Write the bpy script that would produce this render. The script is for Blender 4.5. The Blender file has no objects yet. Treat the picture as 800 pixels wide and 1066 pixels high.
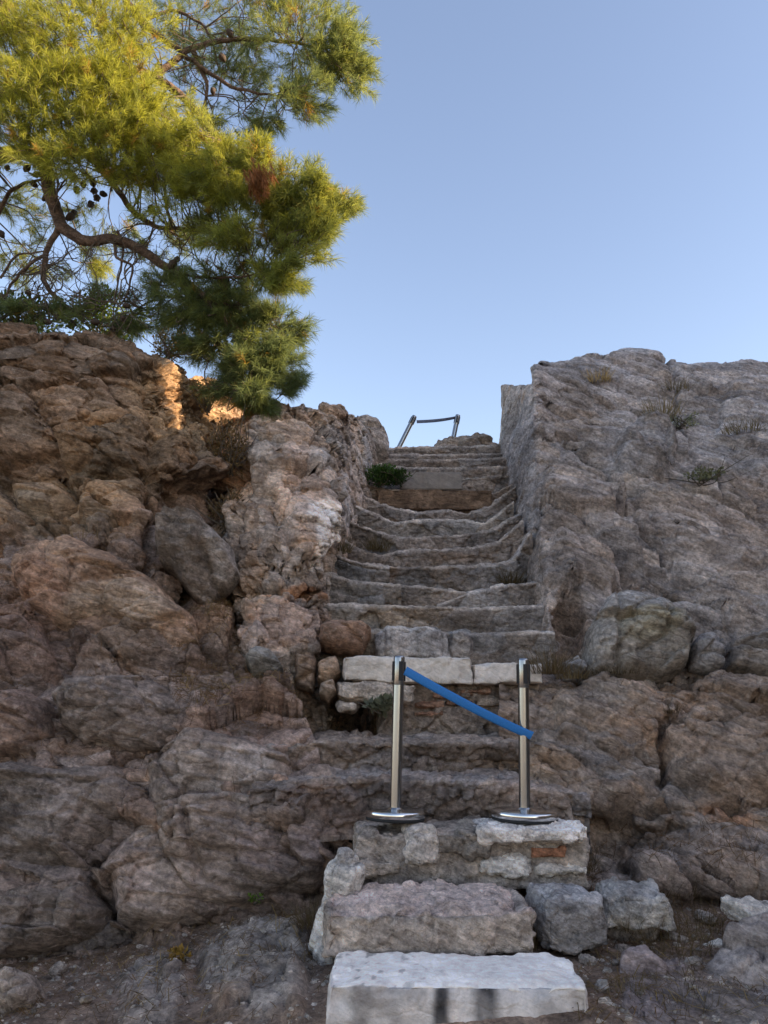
import bpy, math, random
import numpy as np
R = math.radians
rng = np.random.default_rng(7)
random.seed(7)
sc = bpy.context.scene
COL = sc.collection

# ------------------------------------------------------------------ camera model
PITCH = R(14.3); F = 830.0; CX, CY = 400.0, 533.0; EYE = 1.6
cp, sp = math.cos(PITCH), math.sin(PITCH)

def pix(px, py, Y):
    """world point at forward distance Y seen at photo position px, py"""
    u = (px - CX) / F; v = (CY - py) / F
    dy = cp - v * sp; dz = sp + v * cp
    t = Y / dy
    return np.array([u * t, Y, dz * t + EYE])

def proj(P):
    x = P[..., 0]; y = P[..., 1]; z = P[..., 2] - EYE
    d = np.maximum(y * cp + z * sp, 0.2)
    return CX + F * x / d, CY - F * (z * cp - y * sp) / d

# ------------------------------------------------------------------ noise
def _ax(ix, iy, iz, seed, offs):
    """partial lattice hashes per axis for each offset"""
    m = 0xFFFFFFFF
    X = [((((ix + d) * 374761393) + seed * 1013904223) & m).astype(np.uint32) for d in offs]
    Y = [(((iy + d) * 668265263) & m).astype(np.uint32) for d in offs]
    Z = [((((iz + d) * 2147483647) % 1442695041 + (iz + d) * 912931) & m).astype(np.uint32) for d in offs]
    return X, Y, Z
def _fin(n):
    n ^= n >> np.uint32(15); n *= np.uint32(2246822519); n ^= n >> np.uint32(13)
    n *= np.uint32(3266489917); n ^= n >> np.uint32(16)
    return n

def perlin(p, seed=0):
    shp = p.shape[:-1]
    p = p.reshape(-1, 3).astype(np.float32).T
    fl = np.floor(p); i = fl.astype(np.int64); f = p - fl
    w = f * f * f * (f * (f * 6 - 15) + 10)
    X, Y, Z = _ax(i[0], i[1], i[2], seed, (0, 1))
    out = np.zeros(p.shape[1], np.float32); k = np.float32(1 / 127.5)
    for dx in (0, 1):
        wx = w[0] if dx else 1 - w[0]; fx = f[0] - dx
        for dy in (0, 1):
            wxy = wx * (w[1] if dy else 1 - w[1]); fy = f[1] - dy; hxy = X[dx] + Y[dy]
            for dz in (0, 1):
                h = _fin(hxy + Z[dz])
                d = ((h & np.uint32(255)).astype(np.float32) * k - 1) * fx + (((h >> np.uint32(8)) & np.uint32(255)).astype(np.float32) * k - 1) * fy + (((h >> np.uint32(16)) & np.uint32(255)).astype(np.float32) * k - 1) * (f[2] - dz)
                out += d * wxy * (w[2] if dz else 1 - w[2])
    return (out * np.float32(1.15)).reshape(shp)

def fbm(p, octv=4, seed=0, gain=0.5):
    a = 1.0; s = 0; t = 0
    for k in range(octv):
        s = s + a * perlin(p * (2.03 ** k) + 17.3 * k, seed + k); t += a; a *= gain
    return s / t

def ridged(p, octv=4, seed=0):
    a = 1.0; s = 0; t = 0
    for k in range(octv):
        s = s + a * (1 - 2 * np.abs(perlin(p * (2.1 ** k) + 9.1 * k, seed + k))); t += a; a *= 0.5
    return s / t

def voronoi(p, seed=0):
    shp = p.shape[:-1]
    q = p.reshape(-1, 3).T; fl = np.floor(q); i = fl.astype(np.int64); f = (q - fl).astype(np.float32)
    n = q.shape[1]
    f1 = np.full(n, 81.0, np.float32); f2 = f1.copy()
    ids = np.zeros(n, np.uint32); dl = np.zeros((3, n), np.float32)
    offs = (-1, 0, 1); X, Y, Z = _ax(i[0], i[1], i[2], seed, offs); k = np.float32(1 / 1023.0); m10 = np.uint32(1023)
    for a, dx in enumerate(offs):
        for b, dy in enumerate(offs):
            hxy = X[a] + Y[b]
            for c, dz in enumerate(offs):
                h = _fin(hxy + Z[c])
                x = f[0] - dx - (h & m10).astype(np.float32) * k
                y = f[1] - dy - ((h >> np.uint32(10)) & m10).astype(np.float32) * k
                z = f[2] - dz - ((h >> np.uint32(20)) & m10).astype(np.float32) * k
                r = x * x + y * y + z * z
                nw = r < f1
                np.minimum(f2, np.where(nw, f1, r), out=f2)
                np.copyto(f1, r, where=nw); np.copyto(ids, h, where=nw)
                np.copyto(dl[0], x, where=nw); np.copyto(dl[1], y, where=nw); np.copyto(dl[2], z, where=nw)
    return np.sqrt(f1).reshape(shp), np.sqrt(f2).reshape(shp), ids.reshape(shp), np.moveaxis(dl, 0, -1).reshape(shp + (3,))

def rnd(ids, k):
    h = ids.astype(np.uint32) * np.uint32(2654435761) + np.uint32(k * 40503 + 11)
    h ^= h >> np.uint32(15); h *= np.uint32(2246822519); h ^= h >> np.uint32(13)
    return (h & np.uint32(65535)).astype(np.float32) / 65535.0

def warp(p, amt, freq, seed):
    return p + amt * np.stack([fbm(p * freq, 2, seed), fbm(p * freq + 31.7, 2, seed + 3), fbm(p * freq + 77.1, 2, seed + 5)], -1)

def chunks(p, size, seed, step=1.0, tilt=1.0, crack=0.6, cw=0.06, aniso=(1, 1, 1)):
    """broken, faceted rock: each cell is its own tilted facet with a joint round it"""
    q = warp(p, size * 0.16, 0.9 / size, seed) / (size * np.array(aniso))
    f1, f2, ids, d = voronoi(q, seed)
    g = np.stack([rnd(ids, 1), rnd(ids, 2), rnd(ids, 3)], -1) - 0.5
    h = (rnd(ids, 4) - 0.5) * step + (g * d).sum(-1) * 1.6 * tilt
    return h - crack * np.exp(-((f2 - f1) / cw))

def rot_strata(p, dip, yaw=0.0):
    """coordinates along / across beds that dip towards +x by dip degrees"""
    a = R(dip); ca, sa = math.cos(a), math.sin(a)
    x, y, z = p[..., 0], p[..., 1], p[..., 2]
    return np.stack([x * ca - z * sa, y, x * sa + z * ca], -1)

def strata(p, dip, thick, seed, sharp=0.75):
    q = rot_strata(p, dip)
    v = q[..., 2] + 0.35 * q[..., 1] + 0.55 * thick * 3 * fbm(q * np.array([0.9, 0.9, 1.6]), 3, seed) 
    v = v / thick + 0.45 * fbm(q * np.array([2.5, 2.5, 6.0]), 2, seed + 9)
    fr = v - np.floor(v)
    saw = np.where(fr < sharp, fr / sharp, (1 - fr) / (1 - sharp))
    amp = 0.5 + 0.9 * np.clip(fbm(p * 1.7, 2, seed + 21) + 0.25, 0, 1)
    return (saw - 0.5) * amp

# ------------------------------------------------------------------ polygon features (in photo positions of the base surface)
def poly_dist(px, py, poly):
    """signed distance to a polygon outline, positive inside"""
    poly = np.array(poly, float); n = len(poly)
    d2 = np.full(px.shape, 1e9); inside = np.zeros(px.shape, bool)
    for i in range(n):
        a = poly[i]; b = poly[(i + 1) % n]
        e = b - a; wx = px - a[0]; wy = py - a[1]
        t = np.clip((wx * e[0] + wy * e[1]) / (e @ e + 1e-9), 0, 1)
        d2 = np.minimum(d2, (wx - e[0] * t) ** 2 + (wy - e[1] * t) ** 2)
        c = (a[1] > py) != (b[1] > py)
        xi = (b[0] - a[0]) * (py - a[1]) / (b[1] - a[1] + 1e-12) + a[0]
        inside ^= c & (px < xi)
    d = np.sqrt(d2)
    return np.where(inside, d, -d)

def line_dist(px, py, line):
    line = np.array(line, float); d2 = np.full(px.shape, 1e9)
    for a, b in zip(line[:-1], line[1:]):
        e = b - a; wx = px - a[0]; wy = py - a[1]
        t = np.clip((wx * e[0] + wy * e[1]) / (e @ e + 1e-9), 0, 1)
        d2 = np.minimum(d2, (wx - e[0] * t) ** 2 + (wy - e[1] * t) ** 2)
    return np.sqrt(d2)

def features(px, py, P, feats, seed=0):
    """feats: ('rock', poly, height, edge) or ('crack', line, depth, width)"""
    wx = px + 9 * fbm(P * 2.2, 3, seed + 40) + 4 * fbm(P * 7, 2, seed + 44)
    wy = py + 9 * fbm(P * 2.2 + 13, 3, seed + 41) + 4 * fbm(P * 7 + 5, 2, seed + 45)
    h = np.zeros(px.shape)
    for f in feats:
        if f[0] == 'rock':
            poly = np.array(f[1], float)
            bb = (wx > poly[:, 0].min() - 3) & (wx < poly[:, 0].max() + 3) & (wy > poly[:, 1].min() - 3) & (wy < poly[:, 1].max() + 3)
            if not bb.any(): continue
            d = poly_dist(wx[bb], wy[bb], poly)
            t = np.clip(d / (f[3] * (0.7 if f[2] > 0 else 1)), 0, 1)
            hh = f[2] * (1.25 if f[2] > 0 else 1) * np.clip(1 - (1 - t) ** 2.4, 0, 1) ** 0.75
            if f[2] >= 0: h[bb] = np.maximum(h[bb], hh)
            else: h[bb] = h[bb] + hh
    for f in feats:
        if f[0] == 'crack':
            ln = np.array(f[1], float); w = f[3]
            bb = (wx > ln[:, 0].min() - 6 * w) & (wx < ln[:, 0].max() + 6 * w) & (wy > ln[:, 1].min() - 6 * w) & (wy < ln[:, 1].max() + 6 * w)
            if not bb.any(): continue
            d = line_dist(wx[bb], wy[bb], ln)
            h[bb] -= 1.3 * f[2] * np.exp(-(d / (0.75 * w)) ** 2)
    return h

# ------------------------------------------------------------------ mesh building
def mesh_from(name, V, Q, mat, smooth=True, tint=None, parent=None):
    """V (n,3), Q (m,3 or 4) index array"""
    V = np.asarray(V, np.float32).reshape(-1, 3); Q = np.asarray(Q, np.int32)
    me = bpy.data.meshes.new(name)
    k = Q.shape[1]; m = Q.shape[0]
    me.vertices.add(len(V)); me.vertices.foreach_set('co', V.ravel())
    me.loops.add(m * k); me.loops.foreach_set('vertex_index', Q.ravel())
    me.polygons.add(m)
    me.polygons.foreach_set('loop_start', np.arange(0, m * k, k, dtype=np.int32))
    me.polygons.foreach_set('use_smooth', np.full(m, smooth, bool))
    me.update(calc_edges=True)
    if tint is not None:
        a = me.attributes.new('tint', 'FLOAT_COLOR', 'POINT')
        c = np.ones((len(V), 4), np.float32); c[:, :3] = tint.reshape(-1, 3)
        a.data.foreach_set('color', c.ravel())
    me.materials.append(mat)
    o = bpy.data.objects.new(name, me); COL.objects.link(o)
    if parent is not None: o.parent = parent
    return o

def grid_quads(nr, nc, flip=False):
    i = np.arange(nr * nc).reshape(nr, nc)
    a, b, c, d = i[:-1, :-1], i[:-1, 1:], i[1:, 1:], i[1:, :-1]
    q = np.stack([a, d, c, b] if not flip else [a, b, c, d], -1)
    return q.reshape(-1, 4)

def thing(name, label, cat, loc=(0, 0, 0), group=None):
    o = bpy.data.objects.new(name, None); COL.objects.link(o)
    o.location = loc; o.empty_display_size = 0.2
    o['label'] = label; o['category'] = cat
    if group: o['group'] = group
    return o

def tag(o, label=None, cat=None, group=None, kind=None):
    if label: o['label'] = label
    if cat: o['category'] = cat
    if group: o['group'] = group
    if kind: o['kind'] = kind
    return o

def recentre(o, loc):
    """move a mesh object's origin to loc, keeping the shape where it stands"""
    loc = np.asarray(loc, np.float32)
    n = len(o.data.vertices); co = np.empty(n * 3, np.float32)
    o.data.vertices.foreach_get('co', co)
    o.data.vertices.foreach_set('co', (co.reshape(-1, 3) - loc).ravel())
    o.location = loc.tolist(); o.data.update()
    return o

def normals(G):
    du = np.gradient(G, axis=1); dv = np.gradient(G, axis=0)
    n = np.cross(dv, du)
    return n / (np.linalg.norm(n, axis=-1, keepdims=True) + 1e-9)

def catmull(L, counts, axis, linear=False):
    L = np.moveaxis(L, axis, 0); n = L.shape[0]
    out = []; par = []
    for i in range(n - 1):
        p1, p2 = L[i], L[i + 1]
        p0 = L[i - 1] if i > 0 else 2 * p1 - p2
        p3 = L[i + 2] if i + 2 < n else 2 * p2 - p1
        ts = np.arange(counts[i]) / counts[i]
        if i == n - 2: ts = np.append(ts, 1.0)
        for t in ts:
            if linear: v = p1 * (1 - t) + p2 * t
            else: v = 0.5 * (2 * p1 + (p2 - p0) * t + (2 * p0 - 5 * p1 + 4 * p2 - p3) * t * t + (3 * p1 - p0 - 3 * p2 + p3) * t ** 3) * 0.6 + 0.4 * (p1 * (1 - t) + p2 * t)
            out.append(v); par.append(i + t)
    return np.moveaxis(np.array(out), 0, axis), np.array(par)

def surface(L, res, macro, micro, linear_rows=False, res_fn=None):
    """lattice of world points -> dense displaced grid; returns grid, normals, base photo positions"""
    L = np.asarray(L, float)
    ru = np.linalg.norm(np.diff(L, axis=1), axis=-1).mean(0); rv = np.linalg.norm(np.diff(L, axis=0), axis=-1).mean(1)
    cu = np.clip((ru / res).astype(int), 2, 130); cv = np.clip((rv / res).astype(int), 2, 130)
    if res_fn: cu, cv = res_fn(cu, cv)
    G, pr = catmull(L, cv, 0, linear_rows); G, pc = catmull(G, cu, 1)
    global BASE
    BASE = G
    N = normals(G)
    mid = G[G.shape[0] // 2, G.shape[1] // 2]
    flip = (N[G.shape[0] // 2, G.shape[1] // 2] @ (np.array([0, 0, EYE]) - mid)) < 0
    if flip: N = -N
    px, py = proj(G)
    h = macro(G, px, py, pr[:, None] + 0 * pc[None], pc[None] + 0 * pr[:, None])
    G2 = G + N * h[..., None]
    N2 = normals(G2) * (-1 if flip else 1)
    h2 = micro(G2, px, py)
    G3 = G2 + N2 * h2[..., None]
    N3 = normals(G3) * (-1 if flip else 1)
    return G3, N3, px, py, flip, pr, pc

def cells(P, size, seed, aniso=(1, 1, 1), dip=None):
    """one random value per facet of the broken rock"""
    p = rot_strata(P, dip) if dip is not None else P
    q = warp(p, size * 0.16, 0.9 / size, seed) / (size * np.array(aniso))
    return voronoi(q, seed)[2]
def facet_tint(t, lst, amt=0.2, hue=0.14):
    for a in lst:
        i = cells(BASE, *a); v = 1 + amt * (rnd(i, 7) - 0.5) * 2
        w_ = (rnd(i, 8) - 0.5) * hue
        t = t * np.stack([v * (1 + w_), v, v * (1 - w_)], -1)
    return t
def blobs(px, py, P, base, lst, seed=50, wob=14):
    """patches of differing stone colour"""
    c = np.ones(px.shape + (3,)) * np.array(base)
    n1 = fbm(P * 2.5, 3, seed); n2 = fbm(P * 2.5 + 9, 3, seed + 2)
    wx = px + wob * n1 * 1.5; wy = py + wob * n2 * 1.5
    for (x, y, rx, ry, col, s) in lst:
        d = np.sqrt(((wx - x) / rx) ** 2 + ((wy - y) / ry) ** 2)
        t = np.clip((1.15 - d) / 0.45, 0, 1); t = (t * t * (3 - 2 * t) * s)[..., None]
        c = c * (1 - t) + np.array(col) * t
    v = 1 + 0.25 * fbm(P * 1.3, 3, seed + 7)
    return c * v[..., None]

# ------------------------------------------------------------------ materials
def nodes(mat):
    mat.use_nodes = True; nt = mat.node_tree; nt.nodes.clear()
    return nt, nt.nodes.new, nt.links.new

def rock_mat(name, colour=None, bump=0.7, fine=72, lichen=0.25, dark=0.45, streak=0.0, rough=0.92, contrast=1.0, pits=0.0, dip=20, joints=1.0, gain=1.0):
    m = bpy.data.materials.new(name); nt, nn, lk = nodes(m)
    out = nn('ShaderNodeOutputMaterial'); b = nn('ShaderNodeBsdfPrincipled'); lk(b.outputs[0], out.inputs[0])
    b.inputs['Roughness'].default_value = rough; b.inputs['Specular IOR Level'].default_value = 0.18
    geo = nn('ShaderNodeNewGeometry')
    pos = geo.outputs['Position']
    if colour is None:
        at = nn('ShaderNodeAttribute'); at.attribute_name = 'tint'; base = at.outputs['Color']
    else:
        rgb = nn('ShaderNodeRGB'); rgb.outputs[0].default_value = (*colour, 1); base = rgb.outputs[0]
    def noise(scale, detail, rough_=0.6, src=None):
        n = nn('ShaderNodeTexNoise'); n.inputs['Scale'].default_value = scale; n.inputs['Detail'].default_value = detail
        n.inputs['Roughness'].default_value = rough_; lk(src or pos, n.inputs['Vector']); return n.outputs['Fac']
    def ramp(src, a, bb, lo, hi):
        r = nn('ShaderNodeMapRange'); r.inputs[1].default_value = a; r.inputs[2].default_value = bb
        r.inputs[3].default_value = lo; r.inputs[4].default_value = hi; lk(src, r.inputs[0]); return r.outputs[0]
    def mul(col, fac):
        x = nn('ShaderNodeVectorMath'); x.operation = 'SCALE'; lk(col, x.inputs[0]); lk(fac, x.inputs['Scale']); return x.outputs[0]
    def mix(a_, b_, f):
        x = nn('ShaderNodeMix'); x.data_type = 'RGBA'
        if isinstance(f, float): x.inputs[0].default_value = f
        else: lk(f, x.inputs[0])
        lk(a_, x.inputs[6])
        if isinstance(b_, tuple): x.inputs[7].default_value = (*b_, 1)
        else: lk(b_, x.inputs[7])
        return x.outputs[2]
    # bedding-aligned coordinates
    mp = nn('ShaderNodeMapping'); mp.vector_type = 'TEXTURE'; mp.inputs['Rotation'].default_value = (0, R(dip), 0); mp.inputs['Scale'].default_value = (1, 1, 0.28); lk(pos, mp.inputs[0])
    bed = noise(5, 9, 0.72, mp.outputs[0])
    mp2 = nn('ShaderNodeMapping'); mp2.vector_type = 'TEXTURE'; mp2.inputs['Rotation'].default_value = (0.2, R(dip + 5), 0); mp2.inputs['Scale'].default_value = (1, 1, 0.3); lk(pos, mp2.inputs[0])
    bed2 = noise(13, 7, 0.72, mp2.outputs[0])
    c = mul(base, ramp(noise(3.0, 10, 0.68), 0.36, 0.64, 1 - 0.3 * contrast, 1 + 0.3 * contrast))
    c = mul(c, ramp(noise(fine * 0.5, 6, 0.75), 0.36, 0.64, 1 - 0.34 * contrast, 1 + 0.38 * contrast))
    c = mul(c, ramp(bed, 0.36, 0.64, 1 - 0.34 * contrast, 1 + 0.34 * contrast))
    c = mul(c, ramp(bed2, 0.38, 0.62, 1 - 0.20 * contrast, 1 + 0.22 * contrast))
    # weathered dark crust in patches with their own outline
    d1 = ramp(noise(7, 12, 0.74), 0.52, 0.60, 0.0, dark)
    dk = nn('ShaderNodeVectorMath'); dk.operation = 'MULTIPLY'; lk(c, dk.inputs[0]); dk.inputs[1].default_value = (0.34, 0.33, 0.34)
    c = mix(c, dk.outputs[0], d1)
    # pale lichen flecks
    l1 = ramp(noise(22, 10, 0.78), 0.57, 0.64, 0.0, lichen)
    c = mix(c, (0.5, 0.48, 0.43), l1)
    # warm iron staining
    i1 = ramp(noise(4.3, 6, 0.6), 0.55, 0.72, 0.0, 0.25)
    ir = nn('ShaderNodeVectorMath'); ir.operation = 'MULTIPLY'; lk(c, ir.inputs[0]); ir.inputs[1].default_value = (1.12, 0.9, 0.7)
    c = mix(c, ir.outputs[0], i1)
    if streak:
        ms = nn('ShaderNodeMapping'); ms.inputs['Scale'].default_value = (9, 9, 0.55); lk(pos, ms.inputs[0])
        s1 = ramp(noise(1.6, 6, 0.65, ms.outputs[0]), 0.5, 0.68, 0.0, streak)
        c = mix(c, (0.06, 0.06, 0.065), s1)
    wg = nn('ShaderNodeVectorMath'); wg.operation = 'MULTIPLY'; lk(c, wg.inputs[0]); wg.inputs[1].default_value = (gain * 1.62, gain * 1.45, gain * 1.33); lk(wg.outputs[0], b.inputs['Base Color'])
    # relief finer than the mesh
    def madd(a_, k, c_):
        x = nn('ShaderNodeMath'); x.operation = 'MULTIPLY_ADD'; lk(a_, x.inputs[0]); x.inputs[1].default_value = k
        if c_ is None: x.inputs[2].default_value = 0
        else: lk(c_, x.inputs[2])
        return x.outputs[0]
    hgt = madd(noise(fine * 0.45, 8, 0.68), 1.0, None)
    hgt = madd(bed, 0.8, hgt); hgt = madd(bed2, 0.7, hgt)
    hgt = madd(noise(fine * 2.2, 4, 0.6), 0.3, hgt)
    wn = nn('ShaderNodeTexNoise'); wn.inputs['Scale'].default_value = 6; wn.inputs['Detail'].default_value = 5; lk(pos, wn.inputs['Vector'])
    wv = nn('ShaderNodeVectorMath'); wv.operation = 'MULTIPLY_ADD'; lk(wn.outputs['Color'], wv.inputs[0]); wv.inputs[1].default_value = (0.12, 0.12, 0.12); lk(pos, wv.inputs[2])
    ms2 = nn('ShaderNodeMapping'); ms2.vector_type = 'TEXTURE'; ms2.inputs['Rotation'].default_value = (0, R(dip), 0); ms2.inputs['Scale'].default_value = (0.31, 0.22, 0.15); lk(wv.outputs[0], ms2.inputs[0])
    ve = nn('ShaderNodeTexVoronoi'); ve.feature = 'DISTANCE_TO_EDGE'; ve.inputs['Scale'].default_value = 1.0; lk(ms2.outputs[0], ve.inputs['Vector'])
    hgt = madd(ramp(ve.outputs['Distance'], 0.0, 0.05, -1.0, 0.0), 0.28 * joints, hgt)
    if pits:
        vo = nn('ShaderNodeTexVoronoi'); vo.inputs['Scale'].default_value = 55; lk(pos, vo.inputs['Vector'])
        hgt = madd(ramp(vo.outputs['Distance'], 0.0, 0.35, -1.0, 0.0), pits, hgt)
    bp = nn('ShaderNodeBump'); bp.inputs['Strength'].default_value = bump; bp.inputs['Distance'].default_value = 0.045
    lk(hgt, bp.inputs['Height']); lk(bp.outputs[0], b.inputs['Normal'])
    return m

def simple_mat(name, colour, rough=0.6, metal=0.0, spec=0.4, var=0.15, scale=30, bump=0.0, aniso_z=1.0):
    m = bpy.data.materials.new(name); nt, nn, lk = nodes(m)
    out = nn('ShaderNodeOutputMaterial'); b = nn('ShaderNodeBsdfPrincipled'); lk(b.outputs[0], out.inputs[0])
    b.inputs['Roughness'].default_value = rough; b.inputs['Metallic'].default_value = metal; b.inputs['Specular IOR Level'].default_value = spec
    tc = nn('ShaderNodeTexCoord'); mp = nn('ShaderNodeMapping'); mp.inputs['Scale'].default_value = (1, 1, aniso_z); lk(tc.outputs['Object'], mp.inputs[0])
    n = nn('ShaderNodeTexNoise'); n.inputs['Scale'].default_value = scale; n.inputs['Detail'].default_value = 6; lk(mp.outputs[0], n.inputs['Vector'])
    r = nn('ShaderNodeMapRange'); r.inputs[1].default_value = 0.25; r.inputs[2].default_value = 0.75; r.inputs[3].default_value = 1 - var; r.inputs[4].default_value = 1 + var
    lk(n.outputs['Fac'], r.inputs[0])
    v = nn('ShaderNodeVectorMath'); v.operation = 'SCALE'; v.inputs[0].default_value = colour; lk(r.outputs[0], v.inputs['Scale'])
    lk(v.outputs[0], b.inputs['Base Color'])
    r2 = nn('ShaderNodeMapRange'); r2.inputs[3].default_value = max(rough - 0.12, 0.02); r2.inputs[4].default_value = min(rough + 0.12, 1); lk(n.outputs['Fac'], r2.inputs[0]); lk(r2.outputs[0], b.inputs['Roughness'])
    if bump:
        bp = nn('ShaderNodeBump'); bp.inputs['Strength'].default_value = bump; bp.inputs['Distance'].default_value = 0.01
        lk(n.outputs['Fac'], bp.inputs['Height']); lk(bp.outputs[0], b.inputs['Normal'])
    return m

def leaf_mat(name, colour, trans_col, trans=0.45, rough=0.6):
    """thin leaf: reflects and lets light through; per-leaf 'tint' varies it"""
    m = bpy.data.materials.new(name); nt, nn, lk = nodes(m)
    out = nn('ShaderNodeOutputMaterial'); mx = nn('ShaderNodeMixShader'); mx.inputs[0].default_value = trans
    b = nn('ShaderNodeBsdfPrincipled'); b.inputs['Roughness'].default_value = rough; b.inputs['Specular IOR Level'].default_value = 0.25
    t = nn('ShaderNodeBsdfTranslucent'); at = nn('ShaderNodeAttribute'); at.attribute_name = 'tint'
    for col, sock in ((colour, b.inputs['Base Color']), (trans_col, t.inputs['Color'])):
        v = nn('ShaderNodeVectorMath'); v.operation = 'MULTIPLY'; v.inputs[0].default_value = col; lk(at.outputs['Color'], v.inputs[1]); lk(v.outputs[0], sock)
    lk(b.outputs[0], mx.inputs[1]); lk(t.outputs[0], mx.inputs[2]); lk(mx.outputs[0], out.inputs[0])
    return m

M = {}
M['rock'] = rock_mat('weathered_limestone', dip=14)
M['rock_r'] = rock_mat('bedded_limestone', dip=28, lichen=0.3, dark=0.4)
M['rock_wall'] = rock_mat('tooled_limestone', streak=0.3, dip=10)
M['step'] = rock_mat('worn_step_limestone', lichen=0.22, dark=0.5, fine=70, bump=0.7, dip=5)
M['boulder'] = rock_mat('boulder_limestone', dip=15, fine=60)
M['earth'] = rock_mat('dry_earth', lichen=0.12, dark=0.3, fine=90, bump=0.7)
M['masonry'] = rock_mat('masonry_stone', fine=80, lichen=0.2, dark=0.55, pits=0.4)
M['needle'] = leaf_mat('pine_needles', (0.145, 0.165, 0.055), (0.25, 0.275, 0.075), 0.5)
M['bark'] = rock_mat('pine_bark', (0.085, 0.065, 0.052), fine=50, lichen=0.1, bump=0.8)
M['cone'] = simple_mat('pine_cone_scales', (0.055, 0.038, 0.027), 0.8, var=0.4, scale=60, bump=0.6)
M['straw'] = leaf_mat('dry_grass', (0.30, 0.225, 0.12), (0.3, 0.22, 0.11), 0.35)
M['greenleaf'] = leaf_mat('green_leaves', (0.055, 0.105, 0.028), (0.1, 0.19, 0.03), 0.4)
M['greyleaf'] = leaf_mat('grey_green_leaves', (0.15, 0.155, 0.10), (0.14, 0.15, 0.07), 0.3)
M['twig'] = simple_mat('dry_twig', (0.11, 0.085, 0.06), 0.85, var=0.3)
M['steel'] = simple_mat('brushed_steel', (0.33, 0.335, 0.345), 0.24, 1.0, var=0.06, scale=18, aniso_z=0.05)
M['chrome'] = simple_mat('polished_steel', (0.72, 0.71, 0.70), 0.16, 1.0, var=0.05, scale=40)
M['black'] = simple_mat('black_plastic', (0.012, 0.012, 0.014), 0.45)
M['rubber'] = simple_mat('black_rubber', (0.02, 0.02, 0.02), 0.8)
M['blue'] = simple_mat('blue_webbing', (0.012, 0.19, 0.50), 0.7, var=0.14, scale=160, bump=0.3)
M['greybelt'] = simple_mat('faded_webbing', (0.13, 0.16, 0.24), 0.75)
M['concrete'] = rock_mat('smooth_concrete', (0.155, 0.15, 0.145), fine=40, lichen=0.04, dark=0.15, contrast=0.35, bump=0.2)
M['wood'] = rock_mat('weathered_timber', (0.135, 0.095, 0.068), fine=40, lichen=0.05, dark=0.4, bump=0.7, dip=2)

RESULT = {}
# ------------------------------------------------------------------ cliff to the left
def add_plateau(rows, back, dz):
    top = rows[0]
    return [[p + np.array([p[0] * back / p[1], back, dz]) for p in top]] + rows
def to_w(rows): return [[pix(*p) for p in r] for r in rows]

def micro_std(dip, seed, s1=0.018, s2=0.012, s3=0.010):
    def f(P, px, py):
        k = np.clip(0.75 + 1.5 * fbm(P * 1.6, 2, seed + 31), 0.3, 1.35)
        return k * (s1 * 1.1 * strata(P, dip, 0.11, seed) + s2 * 0.7 * fbm(P * 7.0, 4, seed + 2, 0.6) + s3 * 2.6 * chunks(rot_strata(P, dip), 0.14, seed + 4, 0.9, 1.9, 0.45, 0.045, (1.6, 1, 0.7))
                + s3 * 0.9 * chunks(rot_strata(P, dip), 0.055, seed + 5, 1.0, 1.6, 0.2, 0.08, (1.5, 1, 0.8)) + 0.003 * fbm(P * 45, 2, seed + 6))
    return f

COLS = [-560, -220, -70, 30, 100, 150]
def lrow(y, Y, tail):
    d = {-560: 20, -220: 8, -70: 3}
    return [(c, y + d.get(c, 0), Y) for c in COLS] + tail
rowsL = [
    [(-560, 322, 7.2), (-220, 330, 7.0), (-70, 338, 6.85), (30, 344, 6.75), (100, 352, 6.75), (148, 372, 6.8), (188, 384, 7.5), (222, 404, 8.1), (258, 420, 8.6)],
    lrow(420, 6.3, [(185, 432, 6.85), (218, 442, 7.4), (255, 455, 8.0)]),
    lrow(480, 6.12, [(188, 482, 6.45), (220, 490, 7.0), (255, 500, 7.6)]),
    lrow(535, 5.95, [(190, 535, 6.25), (222, 545, 6.7), (256, 552, 7.1)]),
    lrow(585, 5.70, [(192, 588, 6.0), (226, 596, 6.35), (260, 604, 6.6)]),
    lrow(640, 5.50, [(196, 642, 5.72), (232, 646, 5.95), (268, 646, 6.05)]),
    lrow(695, 5.28, [(200, 694, 5.4), (240, 692, 5.5), (285, 690, 5.55)]),
    lrow(745, 5.08, [(205, 744, 5.12), (250, 742, 5.17), (310, 738, 5.22)]),
    lrow(805, 4.86, [(210, 803, 4.86), (262, 801, 4.87), (335, 800, 4.92)]),
    lrow(880, 4.68, [(210, 878, 4.68), (270, 875, 4.68), (362, 868, 4.7)]),
    [(-560, 1075, 4.1), (-220, 1035, 4.25), (-70, 1015, 4.38), (30, 1002, 4.45), (100, 990, 4.5), (150, 976, 4.55), (205, 962, 4.6), (265, 948, 4.66), (370, 930, 4.72)],
]
wl = to_w(rowsL)
wl = add_plateau(wl, 3.2, 0.15)
wl = wl + [[p + np.array([0, 0.15, -0.5]) for p in wl[-1]]]
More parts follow.
